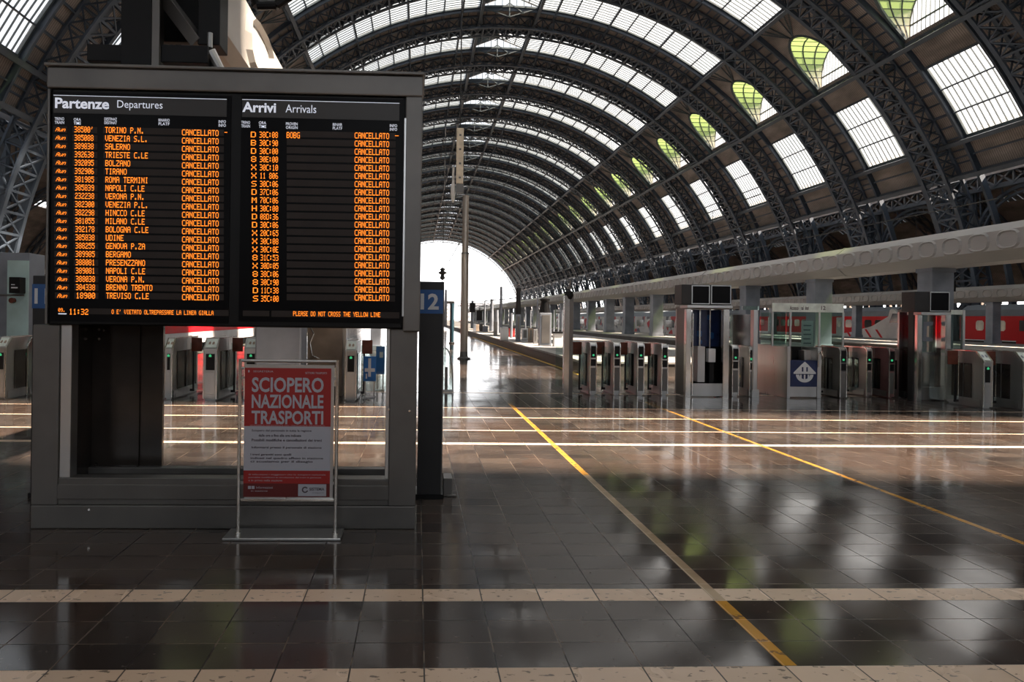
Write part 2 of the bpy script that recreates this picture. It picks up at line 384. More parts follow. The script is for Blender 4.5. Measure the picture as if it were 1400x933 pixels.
# ---- main longitudinal girders (trim) : lattice girders running the whole hall
def long_girder(a, sgn, dep, name):
    mb = MB(); y0, y1 = Y_BACK, Y_END
    for rr, w in ((R-.12, .34), (R-dep, .34)):
        mb.bar(V(a, y0, rr, sgn), V(a, y1, rr, sgn), w, .16, up=(cos(radians(a))*sgn, 0, sin(radians(a))))
    n = int((y1-y0)/1.45); d = (y1-y0)/n
    for i in range(n):
        ya, yb = y0+i*d, y0+(i+1)*d
        mb.bar(V(a, ya, R-.12, sgn), V(a, yb, R-dep, sgn), .09, .07); mb.bar(V(a, yb, R-.12, sgn), V(a, ya, R-dep, sgn), .09, .07)
        mb.bar(V(a, ya, R-.12, sgn), V(a, ya, R-dep, sgn), .09, .07)
    return struct(mb.build(name, M['girder']))
tn = 1
for sgn in (1, -1):
    for a, dep in ((aL-.6, 1.5), (aS+.2, 1.3), (aWb-.4, .7), (aC, .9), (SHELL0, 1.3)):
        long_girder(a, sgn, dep, 'trim_%d' % tn); tn += 1
pur = MB()                              # light purlins along the whole length
for sgn in (1, -1):
    for a in [aWb+3.13, aWb+6.27, aWt] + [aS + 3.1*i for i in range(1, 10)] + [26.2]:
        hv = a > aS and int(round((a-aS)/3.1)) % 3 == 0
        pur.bar(V(a, Y_BACK, R-(.12 if not hv else .2), sgn), V(a, Y_END, R-(.12 if not hv else .2), sgn), .11 if not hv else .2, .2 if not hv else .36, up=(cos(radians(a))*sgn, 0, sin(radians(a))))
struct(pur.build('trim_%d' % tn, M['rib'])); tn += 1

# ---- the twin lattice arches, one pair per bay
def arch_mesh():
    mb = MB(); N = 84; a0, a1 = 2.4, 177.6; ya, yb = -4.15, -1.75; ri, ro = R-1.42, R-.14
    A = [a0+(a1-a0)*i/N for i in range(N+1)]
    P = lambda a, y, r: V(a, y, r, 1)
    for i in range(N):
        a, b = A[i], A[i+1]; am = (a+b)/2; up = (cos(radians(am)), 0, sin(radians(am)))
        for y in (ya, yb):
            mb.bar(P(a,y,ri), P(b,y,ri), .34, .14, up); mb.bar(P(a,y,ro), P(b,y,ro), .34, .14, up)
            mb.bar(P(a,y,ri), P(a,y,ro), .12, .10); mb.bar(P(a,y,ri), P(b,y,ro), .09, .09); mb.bar(P(b,y,ri), P(a,y,ro), .09, .09)
        mb.bar(P(a,ya,ri), P(a,yb,ri), .16, .12, up); mb.bar(P(a,ya,ri), P(b,yb,ri), .10, .07, up); mb.bar(P(b,ya,ri), P(a,yb,ri), .10, .07, up)
        if i % 2 == 0: mb.bar(P(a,ya,ro), P(a,yb,ro), .16, .12, up)
    # secondary single rib at the other edge of the opaque strip
    for i in range(0, N):
        a, b = A[i], A[i+1]; am = (a+b)/2; up = (cos(radians(am)), 0, sin(radians(am)))
        mb.bar(P(a,-6.1,R-.22), P(b,-6.1,R-.22), .22, .44, up)
        mb.bar(P(a,-.12,R-.22), P(b,-.12,R-.22), .20, .40, up)
    return mb.mesh('roof_arch', M['rib'])
am_ = arch_mesh()
for i, k in enumerate(KS + [22]):
    o = bpy.data.objects.new('roof_arch', am_); COL.objects.link(o); o.location = (0, G0+PITCH*k, 0)
    if k < -1: lab = 'dark iron lattice roof arch above the concourse, %s from the glazed head wall' % ORD[k+5]
    elif k == 22: lab = 'last dark iron lattice roof arch, framing the bright open end of the hall'
    else: lab = '%s dark iron lattice roof arch of the vault, counted from the near end' % ORD[k+1]
    tag(o, lab, 'roof arch', 'iron lattice arches of the vault')

# ---- glazing
wn_ = 1
def win(meshf, meshp, y, extra=None):
    global wn_
    o = bpy.data.objects.new('window_%d' % wn_, meshf); COL.objects.link(o); o.location = (0, y, 0); o['kind'] = 'structure'; wn_ += 1
    p = bpy.data.objects.new('pane', meshp); COL.objects.link(p); p.parent = o
    if extra:
        q = bpy.data.objects.new(extra[0], extra[1]); COL.objects.link(q); q.parent = o
    return o
def strip_glazing(a0, a1, sgn, rows):
    fr, pn = MB(), MB()
    patch(pn, .04, GW-.04, a0, a1, sgn, R+.03, 0)
    n = max(2, round((a1-a0)/3.1)); nb = 10
    for j in range(nb+1):
        y = .05+(GW-.1)*j/nb; w = .16 if j in (0, nb) else .04
        for i in range(n):
            a, b = a0+(a1-a0)*i/n, a0+(a1-a0)*(i+1)/n; m_ = (a+b)/2
            fr.bar(V(a,y,R-.02,sgn), V(b,y,R-.02,sgn), w, .10 if w < .1 else .2, up=(cos(radians(m_))*sgn, 0, sin(radians(m_))))
    for i in range(rows+1):
        a = a0+(a1-a0)*i/rows; w = .18 if i in (0, rows) else .12
        fr.bar(V(a,0,R-.04,sgn), V(a,GW,R-.04,sgn), w, .16, up=(cos(radians(a))*sgn, 0, sin(radians(a))))
    return fr.mesh('window_frame', M['frame']), pn.mesh('pane', M['glass'])
def lantern():
    fr, pn = MB(), MB(); h = 1.35
    x0, z0 = R*cos(radians(aC)), CZ+R*sin(radians(aC)); zt = CZ+R+h
    for sgn in (1, -1):
        q = [(CX+sgn*x0, 0, z0+.25), (CX, 0, zt), (CX, GW, zt), (CX+sgn*x0, GW, z0+.25)]
        pn.face(q)
        for y in [GW*j/10 for j in range(11)]: fr.bar((CX+sgn*x0, y, z0+.2), (CX, y, zt-.05), .05 if 0 < y < GW-.01 else .22, .1)
        for t in (1/3, 2/3): fr.bar((CX+sgn*x0*(1-t), 0, z0+.2+(zt-z0-.25)*t), (CX+sgn*x0*(1-t), GW, z0+.2+(zt-z0-.25)*t), .1, .12)
        fr.box(CX+sgn*x0-.08, CX+sgn*x0+.08, 0, GW, z0-.1, z0+.3)
        for y in (0, GW):
            for t in (0, .25, .5, .75): fr.bar((CX+sgn*x0*(1-t), y, z0), (CX+sgn*x0*(1-t), y, z0+.2+(zt-z0-.25)*t), .06)
            fr.bar((CX+sgn*x0*.5, y, z0-.6), (CX, y, z0+.5), .1); fr.bar((CX+sgn*x0*.9, y, z0-.1), (CX, y, z0-1.0), .1)
            fr.bar((CX+sgn*x0, y, z0), (CX, y, z0+.15), .18)
            pn.face([(CX, y, z0+.15), (CX+sgn*x0, y, z0), (CX+sgn*x0, y, z0+.25), (CX, y, zt)])
    fr.bar((CX, 0, zt), (CX, GW, zt), .25)
    for y in (0, GW): fr.bar((CX, y, z0-1.0), (CX, y, zt), .14)
    # iron rosette under the ridge
    for y in (0.0,):
        c = Vector((CX, y, z0-.45))
        for i in range(12):
            a, b = 2*pi*i/12, 2*pi*(i+1)/12
            fr.bar(c+Vector((.55*cos(a), 0, .55*sin(a))), c+Vector((.55*cos(b), 0, .55*sin(b))), .08)
            if i % 3 == 0: fr.bar(c, c+Vector((1.3*cos(a+.78), 0, 1.0*sin(a+.78))), .07)
    return fr.mesh('window_frame', M['frame']), pn.mesh('pane', M['glass'])
def dormer(sgn):
    fr, hood, pn = MB(), MB(), MB(); yc = GW/2; XF = vx(ZB)+.35
    rings = 6; X = lambda x: CX+sgn*x
    pts = []
    for (dy, z) in PROF:
        xv = vx(z); pts.append([(X(xv+(XF-xv)*j/rings), yc+dy, z) for j in range(rings+1)])
    for i in range(len(pts)-1):
        for j in range(rings): hood.face([pts[i][j], pts[i+1][j], pts[i+1][j+1], pts[i][j+1]])
        if True:
            for j in (0, 2, 4, rings): fr.bar(pts[i][j], pts[i+1][j], .09 if j else .22, .09 if j else .2)
    for i in range(0, len(pts)): fr.bar(pts[i][0], pts[i][-1], .06, .06)
    pn.face([(X(XF), yc+dy, z) for dy, z in PROF])
    for j in range(1, 12):
        dy = -GW/2+GW*j/12
        if ztop(dy) > ZB+.1: fr.bar((X(XF), yc+dy, ZB), (X(XF), yc+dy, ztop(dy)), .05)
    for z in (ZB+.02, ZB+SD): fr.bar((X(XF), .1, z), (X(XF), GW-.1, z), .1)
    # iron braces on the boards over the hood
    for s2 in (1, -1):
        for t in (.35, .7, 1.0):
            y2 = yc+s2*GW/2*t; fr.bar((X(vx(ZB+HD)-.1), yc+s2*.2, ZB+HD), (*V(aS, y2, R-.15, sgn)[:1], y2, V(aS, y2, R-.15, sgn)[2]), .08)
    return fr.mesh('window_frame', M['frame']), pn.mesh('pane', M['glass']), hood.mesh('glass_hood', M['green'])
WM = {}
for sgn in (1, -1):
    WM['low', sgn] = strip_glazing(aWb, aWt, sgn, 3); WM['sky', sgn] = strip_glazing(aS, aC, sgn, 10); WM['dor', sgn] = dormer(sgn)
LN = lantern()
for k in KS:
    g = G0+PITCH*k
    for sgn in (1, -1):
        win(*WM['low', sgn], g); win(*WM['sky', sgn], g); f_, p_, h_ = WM['dor', sgn]; win(f_, p_, g, ('glass_hood', h_))
    win(*LN, g)

# ---- arcades between the vaults: lattice spandrels, arched braces and light gaps
def arcade_mesh():
    mb = MB(); a = SHELL0; zt = CZ+(R)*sin(radians(a)); x = R*cos(radians(a)); zb = zt-1.3
    xo = x+1.0
    y0, y1 = 0, PITCH
    mb.bar((xo, y0, zt-.2), (xo, y1, zt-.2), .5, .35); mb.bar((xo+.2, y0, zb), (xo+.2, y1, zb), .5, .35)
    n = 7
    for i in range(n):
        p, q = y0+PITCH*i/n, y0+PITCH*(i+1)/n
        mb.bar((xo, p, zb), (xo, q, zt-.2), .16, .14); mb.bar((xo, q, zb), (xo, p, zt-.2), .16, .14); mb.bar((xo, p, zb), (xo, p, zt-.2), .14, .12)
    # round-headed braces from post to post under the girder
    r_ = PITCH/2-1.1; zc = zb-r_*.75-.25
    for rr, w in ((r_, .24), (r_-.55, .16)):
        pts = [(xo+.5, PITCH/2+rr*cos(t), zc+rr*.75*sin(t)) for t in [pi*i/20 for i in range(21)]]
        for a_, b_ in zip(pts[:-1], pts[1:]): mb.bar(a_, b_, w, w, up=(1, 0, 0))
    for i in range(20):
        t = pi*i/20; t2 = pi*(i+.5)/20
        mb.bar((xo+.5, PITCH/2+r_*cos(t), zc+r_*.75*sin(t)), (xo+.5, PITCH/2+(r_-.55)*cos(t2), zc+(r_-.55)*.75*sin(t2)), .07)
        if i % 2 and abs(cos(t)) > .35: mb.bar((xo+.3, PITCH/2+r_*cos(t), zc+r_*.75*sin(t)), (xo+.2, PITCH/2+r_*cos(t), zb), .08)
    for y in (.55, PITCH-.55):       # paired posts down to the ground
        mb.bar((xo+1.0, y, -.6), (xo+.5, y, zb), .45, .35)
    for i in range(8):
        z0 = .3+i*1.0; mb.bar((xo+.9, -.55, z0), (xo+.9, .55, z0+1), .08); mb.bar((xo+.9, .55, z0), (xo+.9, -.55, z0+1), .08)
    return mb
ac = arcade_mesh()
acR = MB(); acR.raw([(CX+x, y, z) for x, y, z in ac.v], ac.f); acL = MB(); acL.raw([(CX-x, y, z) for x, y, z in ac.v], [f[::-1] for f in ac.f])
mR, mL = acR.mesh('arcade_frame', M['rib']), acL.mesh('arcade_frame', M['rib'])
for i, k in enumerate(KS):
    for me, side in ((mR, 'right'), (mL, 'left')):
        o = bpy.data.objects.new('arcade_frame', me); COL.objects.link(o); o.location = (0, G0+PITCH*k-2.95, 0)
        if k < -1: lab = 'dark iron arcade bay low on the %s of the concourse, %s from the head wall' % (side, ORD[k+5])
        else: lab = '%s dark iron arcade bay from the near end, low on the %s side' % (ORD[k+1], side)
        tag(o, lab, 'arcade frame', 'iron arcade bays on the %s' % side)
# ---- the lower side vaults behind the arcades
def side_vault(sgn):
    mb, gl, fr = MB(), MB(), MB(); r2 = 23.5; cx2 = R*cos(radians(SHELL0))+1.0+r2*cos(radians(40)); cz2 = -1.0
    P = lambda a, y, r=r2: (CX+sgn*(cx2 - r*cos(radians(a))), y, cz2+r*sin(radians(a)))
    y0, y1 = Y_BACK, Y_END
    A = [40, 50, 58, 70, 78, 90, 102, 110, 124, 127, 140, 165]
    lit = {1, 3, 8}
    for k in KS:
        g = G0+PITCH*k
        for i in range(len(A)-1):
            a, b = A[i], A[i+1]; seg = [(g-PITCH+GW, g)] + ([(g, g+GW)] if i not in lit else [])
            for (p, q) in seg:
                m_ = (a+b)/2
                for c, d in ((a, m_), (m_, b)): mb.face([P(c, p), P(d, p), P(d, q), P(c, q)]); mb.face([P(c, p, r2+.15), P(d, p, r2+.15), P(d, q, r2+.15), P(c, q, r2+.15)])
            if i in lit:
                gl.face([P(a, g), P(b, g), P(b, g+GW), P(a, g+GW)])
                for j in range(6): fr.bar(P(a, g+GW*j/5), P(b, g+GW*j/5), .08)
        for y in (g-3.6, g-2.2):
            for i in range(22):
                a, b = 38+i*6, 38+(i+1)*6
                fr.bar(P(a, y, r2-.3), P(b, y, r2-.3), .3, .15); fr.bar(P(a, y, r2-1.3), P(b, y, r2-1.3), .3, .15)
                fr.bar(P(a, y, r2-.3), P(b, y, r2-1.3), .1); fr.bar(P(b, y, r2-.3), P(a, y, r2-1.3), .1)
    n1 = 'right' if sgn > 0 else 'left'
    o = struct(mb.build('ceiling_side_%s' % n1, M['panel'])); c = fr.build('ribs', M['rib'], o); gl.build('pane', M['glass'], o)
    # outer wall with rows of small bright windows
    w = MB(); X2 = CX+sgn*(cx2+r2*.99); ws = MB(); 
    for k in KS:
        g = G0+PITCH*k-3
        w.box(X2, X2+sgn*.4, g, g+PITCH, -1, 4.4); w.box(X2, X2+sgn*.4, g, g+PITCH, 6.2, 9.4)
        for j in range(4): w.box(X2, X2+sgn*.4, g+j*PITCH/4, g+j*PITCH/4+1.1, 3.2, 6.2)
    struct(w.build('wall_%s' % n1, M['stone']))
side_vault(1); side_vault(-1)
# ---- the head wall behind the photographer, with tall glazed arches
hw = MB(); ya, yb = Y_BACK-1.0, Y_BACK
zarc = lambda x: CZ + sqrt(max(0, (R+.1)**2-(x-CX)**2))
def hwall(x0, x1, zlo=None, f=None):
    n = max(1, int(abs(x1-x0)/1.0))
    for i in range(n):
        u, v = x0+(x1-x0)*i/n, x0+(x1-x0)*(i+1)/n
        lo0, lo1 = (f(u), f(v)) if f else (zlo, zlo)
        hw.prism([(u, lo0), (v, lo1), (v, max(lo1+.05, zarc(v))), (u, max(lo0+.05, zarc(u)))], 'y', ya, yb)
wins = [(CX-24, 5), (CX-9, 5), (CX+9, 5), (CX+24, 5)]; xprev = CX-36.5
for (xc, h_) in wins:
    hwall(xprev, xc-h_, -.2); top = 15 if abs(xc-CX) < 20 else 8
    hwall(xc-h_, xc+h_, f=lambda x, xc=xc, h_=h_, top=top: top+sqrt(max(0, h_*h_-(x-xc)**2)))
    hw.box(xc-h_, xc+h_, ya, yb, -.2, 4.2); xprev = xc+h_
hwall(xprev, CX+36.5, -.2)
hw.box(CX+36, CX+86, Y_BACK-1, Y_BACK, -1.5, 24); hw.box(CX-86, CX-36, Y_BACK-1, Y_BACK, -1.5, 24)
struct(hw.build('wall_back', M['stone']))
for (xc, h_) in wins:
    top = 15 if abs(xc-CX) < 20 else 8; fr, pn = MB(), MB()
    P_ = [(xc+h_*cos(pi*i/16), top+h_*sin(pi*i/16)) for i in range(17)]
    pn.face([(x, ya+.5, z) for x, z in [(xc+h_, 4.2)]+P_+[(xc-h_, 4.2)]][::-1])
    for i in range(8): x = xc-h_+2*h_*(i+.0)/7; fr.box(x-.08, x+.08, ya+.42, ya+.58, 4.2, top+sqrt(max(0, h_*h_-(x-xc)**2)))
    z = 4.2
    while z < top+1: fr.box(xc-h_, xc+h_, ya+.42, ya+.58, z, z+.14); z += 2.4
    o = struct(fr.build('window_%d' % wn_, M['frame'])); wn_ += 1; pn.build('pane', M['glass'], o)

# ================================================================== ground
fl = MB()
Y_CON = 20.2
fl.box(-40, 96, Y_BACK, Y_CON, -.4, 0); fl.box(-9.2, 5.02, Y_CON, 296, -.4, 0)
struct(fl.build('floor', M['floor']))
gr = MB(); gr.box(-140, 220, Y_CON-.2, 330, -1.2, -.75); gr.box(-300, 400, 330, 900, -1.2, -.8)
struct(gr.build('floor_track_bed', M['ballast']))
def platform(x0, x1, y0, y1, h, lab, edge=None):
    t = thing('platform', ((x0+x1)/2, y0, -.75), lab, 'platform')
    mb = MB(); mb.box(x0+.02, x1-.02, y0+.02, y1, -.75, h-.02); mb.build('platform_body', M['darkkerb'], t)
    mb = MB(); mb.box(x0+.45, x1-.45, y0+.45, y1, h-.02, h); mb.build('paving', M['concrete'], t)
    mb = MB(); mb.box(x0, x0+.45, y0, y1, h-.07, h+.01); mb.box(x1-.45, x1, y0, y1, h-.07, h+.01); mb.box(x0+.45, x1-.45, y0, y0+.45, h-.07, h+.01)
    mb.build('kerb', M['kerb'], t, bevel=.012)
    mb = MB(); mb.box(x0-.10, x0-.0, y0, y1, -.39, .012); 
    return t
platform(5.03, 13.2, Y_CON+.4, 290, .40, 'raised grey concrete platform with pale kerb, right of the shiny floor')
platform(17.6, 24.5, Y_CON+.4, 290, .36, 'grey platform carrying the columns of the long pale duct')
platform(29.5, 41.4, Y_CON+.4, 290, .36, 'grey platform in front of the red trains')
platform(-26.0, -18.2, Y_CON+.4, 290, .36, 'grey platform beyond the gates at far left')
mb = MB(); mb.box(4.86, 5.0, Y_CON, 60, 0, .006); tag(mb.build('painted_line', M['yellow']), 'worn yellow safety line along the foot of the raised kerb', 'painted line')
# rails
for xr, lab in ((26.2, 'pair of dark rails between the duct columns and the next platform'), (43.9, 'pair of dark rails under the red trains')):
    t = thing('track', (xr, 25, -.75), lab, 'track')
    for dx in (-.72, .72):
        mb = MB(); mb.box(xr+dx-.035, xr+dx+.035, 21, 320, -.75, -.60); mb.build('rail', M['darkmetal'], t)
# ================================================================== lettering
GL = {'A':'01110 10001 10001 11111 10001 10001 10001','B':'11110 10001 10001 11110 10001 10001 11110','C':'01111 10000 10000 10000 10000 10000 01111','D':'11110 10001 10001 10001 10001 10001 11110','E':'11111 10000 10000 11110 10000 10000 11111','F':'11111 10000 10000 11110 10000 10000 10000','G':'01111 10000 10000 10011 10001 10001 01111','H':'10001 10001 10001 11111 10001 10001 10001','I':'01110 00100 00100 00100 00100 00100 01110','J':'00111 00010 00010 00010 00010 10010 01100','K':'10001 10010 10100 11000 10100 10010 10001','L':'10000 10000 10000 10000 10000 10000 11111','M':'10001 11011 10101 10101 10001 10001 10001','N':'10001 11001 10101 10101 10011 10001 10001','O':'01110 10001 10001 10001 10001 10001 01110','P':'11110 10001 10001 11110 10000 10000 10000','Q':'01110 10001 10001 10001 10101 10010 01101','R':'11110 10001 10001 11110 10100 10010 10001','S':'01111 10000 10000 01110 00001 00001 11110','T':'11111 00100 00100 00100 00100 00100 00100','U':'10001 10001 10001 10001 10001 10001 01110','V':'10001 10001 10001 10001 10001 01010 00100','W':'10001 10001 10001 10101 10101 11011 10001','X':'10001 10001 01010 00100 01010 10001 10001','Y':'10001 10001 01010 00100 00100 00100 00100','Z':'11111 00001 00010 00100 01000 10000 11111','0':'01110 10001 10011 10101 11001 10001 01110','1':'00100 01100 00100 00100 00100 00100 01110','2':'01110 10001 00001 00110 01000 10000 11111','3':'11110 00001 00001 01110 00001 00001 11110','4':'00010 00110 01010 10010 11111 00010 00010','5':'11111 10000 11110 00001 00001 10001 01110','6':'01110 10000 10000 11110 10001 10001 01110','7':'11111 00001 00010 00100 01000 01000 01000','8':'01110 10001 10001 01110 10001 10001 01110','9':'01110 10001 10001 01111 00001 00001 01110','.':'00000 00000 00000 00000 00000 01100 01100',':':'00000 01100 01100 00000 01100 01100 00000',"'":'00100 00100 01000 00000 00000 00000 00000','a':'00000 00000 01110 00001 01111 10001 01111','u':'00000 00000 10001 10001 10001 10011 01101','n':'00000 00000 10110 11001 10001 10001 10001','e':'00000 00000 01110 10001 11111 10000 01110','r':'00000 00000 10110 11001 10000 10000 10000','-':'00000 00000 00000 11111 00000 00000 00000'}
def dots(mb, s, x0, x1, zb, zt, y, slant=0.0):
    """5x7 diode lettering filling x0..x1, zb..zt on the plane y"""
    n = len(s); cw = (x1-x0)/(n*6-1); ch = (zt-zb)/7
    for i, c in enumerate(s):
        if c == ' ': continue
        rows = GL.get(c, GL['8']).split()
        for r, row in enumerate(rows):
            j = 0
            while j < 5:
                if row[j] == '1':
                    e = j
                    while e+1 < 5 and row[e+1] == '1': e += 1
                    xa = x0+(i*6+j)*cw; xb = x0+(i*6+e+1)*cw; za = zt-(r+.92)*ch; zc = zt-(r+.02)*ch; sh = slant*(6-r)*ch
                    mb.face([(xa+sh, y, za), (xb+sh, y, za), (xb+sh, y, zc), (xa+sh, y, zc)]); j = e+1
                else: j += 1
def text_poly(s, bold=0.0):
    cu = bpy.data.curves.new('t', 'FONT'); cu.body = s; cu.offset = bold; cu.resolution_u = 3; cu.fill_mode = 'FRONT'
    ob = bpy.data.objects.new('t', cu); COL.objects.link(ob)
    dg = bpy.context.evaluated_depsgraph_get(); me = bpy.data.meshes.new_from_object(ob.evaluated_get(dg))
    vs = [v.co.copy() for v in me.vertices]; fs = [tuple(p.vertices) for p in me.polygons]
    bpy.data.objects.remove(ob); bpy.data.curves.remove(cu); bpy.data.meshes.remove(me)
    return vs, fs
TC = {}
def text(mb, s, x0, x1, zb, zt, y, bold=0.0, nrm='-y', full=True, mi=0):
    """outline lettering fitted into a rectangle; nrm '-y' faces the camera"""
    if (s, bold) not in TC: TC[s, bold] = text_poly(s, bold)
    vs, fs = TC[s, bold]
    xs = [v.x for v in vs]; ys = [v.y for v in vs]; ax, bx, ay, by = min(xs), max(xs), min(ys), max(ys)
    if not full: ay, by = -.01, .70
    out = [(x0+(v.x-ax)/(bx-ax)*(x1-x0), y, zb+(v.y-ay)/(by-ay)*(zt-zb)) for v in vs]
    mb.raw(out, fs, mi)
def rect(px0, px1, py0, py1, Y):
    """picture rectangle -> x0, x1, z0, z1 on the plane at depth Y"""
    xm, ym = (px0+px1)/2, (py0+py1)/2
    return at(px0, ym, Y)[0], at(px1, ym, Y)[0], at(xm, py1, Y)[1], at(xm, py0, Y)[1]

# ================================================================== departure board
YB = 5.40
bx0, _ = at(43, 600, YB); bx1, _ = at(569, 600, YB)
board = thing('information_board', ((bx0+bx1)/2, YB+.25, 0), 'big black departures and arrivals board with orange lettering in a grey steel frame', 'information board')
z_head = at(300, 447, YB)[1]; z_sill = at(300, 655, YB)[1]; z_base = at(300, 692, YB)[1]
cx0 = at(69.5, 270, YB)[0]; cx1 = at(574.5, 270, YB)[0]; ztop_ = at(320, 103, YB)[1]
D = .48
# lower steel frame
c0 = at(95, 560, YB)[0]; c1 = at(527, 560, YB)[0]
mb = MB(); mb.box(bx0, bx1, YB, YB+D, 0, z_base); mb.build('base', M['dark_steel'], board, bevel=.008)
mb = MB(); mb.box(bx0+.02, bx1-.02, YB+.015, YB+.14, z_base, z_sill); mb.box(bx0+.02, bx1-.02, YB+D-.1, YB+D-.01, z_base, z_sill)
mb.box(bx0+.10, bx1-.10, YB+.004, YB+.03, z_base+.045, z_sill-.05); mb.build('sill', M['dark_steel'], board, bevel=.006)
for xa, xb in ((bx0, c0-.085), (c1+.03, bx1)):
    mb = MB(); mb.box(xa, xb, YB, YB+.15, z_base, z_head); mb.build('column', M['dark_steel'], board, bevel=.008)
for xa, xb in ((c0-.083, c0), (c1, c1+.03)): mb = MB(); mb.box(xa, xb, YB+.02, YB+.13, z_sill, z_head); mb.build('inner_jamb', M['steel'], board, bevel=.004)
bkx = at(225, 560, YB+D)[0]
mb = MB(); mb.box(c0-.06, bkx, YB+D-.05, YB+D-.01, z_sill-.1, z_head); mb.box(c0-.06, c0-.03, YB+.14, YB+D-.05, z_sill-.1, z_head)
mb.box(bkx-.20, bkx-.185, YB+D-.07, YB+D-.05, z_sill, z_head); mb.build('dark_side_panel', M['darkglass'], board)
mb = MB(); mb.box(c0, c1, YB+.14, YB+D-.1, z_sill-.08, z_sill-.05); mb.build('inner_floor', M['black'], board)
mb = MB()
for (px, py) in ((101, 452), (108, 453), (101, 466), (97, 651), (122, 697), (560, 562), (531, 560), (420, 548)):
    x, z = at(px, py, YB); 
    if 95 < px < 130 and py < 690: mb.tube((x, YB+D-.06, z), (x, YB+D-.052, z), .011, 8)
    else: mb.tube((x, YB-.006, z), (x, YB, z), .009, 8)
mb.build('bolt', M['bright_steel'], board)
# upper cabinet
mb = MB(); mb.box(cx0, cx1, YB-.02, YB+D, z_head, ztop_); mb.build('cabinet', M['black'], board, bevel=.01)
zf = at(320, 127, YB-.04)[1]
fxr = at(553, 270, YB-.04)[0]; fxl = cx0-.012
mb = MB(); mb.box(fxl, cx1+.01, YB-.06, YB-.018, zf, ztop_+.012); mb.box(fxr, cx1+.01, YB-.06, YB-.018, z_head-.02, zf); mb.box(fxl, fxl+.022, YB-.05, YB-.018, z_head, zf)
mb.build('cabinet_frame', M['dark_steel'], board, bevel=.012)
mb = MB(); mb.box(fxl-.01, cx1+.02, YB-.085, YB+D+.02, ztop_+.012, ztop_+.035); mb.build('top_cover', M['dark_steel'], board, bevel=.006)
mb = MB(); x = at(551.5, 280, YB-.07)[0]; mb.box(x, x+.014, YB-.068, YB-.058, z_head+.1, at(552, 165, YB)[1]); mb.build('edge_strip', M['steel'], board)
YS = YB-.075
xl = at(71, 270, YS)[0]; xr = at(551, 270, YS)[0]
mb = MB(); mb.box(xl, xr, YS+.012, YB-.02, at(300, 446, YS)[1], at(300, 127, YS)[1]); mb.build('screen_housing', M['black'], board, bevel=.006)
YT = YS+.002
DEP = ["TORINO P.N.","VENEZIA S.L.","SALERNO","TRIESTE C.LE","BOLZANO","TIRANO","ROMA TERMINI","NAPOLI C.LE","VERONA P.N.","VENEZIA P.L.","HINCCO C.LE","MILANO C.LE","BOLOGNA C.LE","UDINE","GENOVA P.ZA","BERGAMO","PRESENZZANO","NAPOLI C.LE","VERONA P.N.","BRENNO TRENTO","TREVISO C.LE"]
NUM = ["38500'","385088","389838","392638","392095","392906","381985","385839","232238","382300","382298","381055","392178","385838","388255","389985","388081","389081","388038","384338","18900"]
ARR = ["D 38C:08","B 30C:90","D 30C:00","8 30E:00","X 30C:10","X 11 806","S 30C:06","D 37C:06","M 70C:06","H 30C:00","D 08D:36","D 30C:06","X 20C:65","X 30C:08","X 30C:0E","8 31C:53","X 30D:05","8 38C:06","8 30C:90","D 11C:38","S 35C:00"]
def rowy(i, x, dep=True):                # picture y of a row's centre
    y0 = 178.2 + .0*i; y = 178.0 + i*11.33
    return y + (x-145)*(.020 - .0006*i)
def screen(name, pxa, pxb, lab):
    s0 = rect(pxa, pxb, 128+(pxa-70)*.02, 441, YS); mb = MB(); mb.box(s0[0], s0[1], YS+.004, YS+.02, s0[2], s0[3]); return mb.build(name, M['blackgloss'], board, label=lab), s0
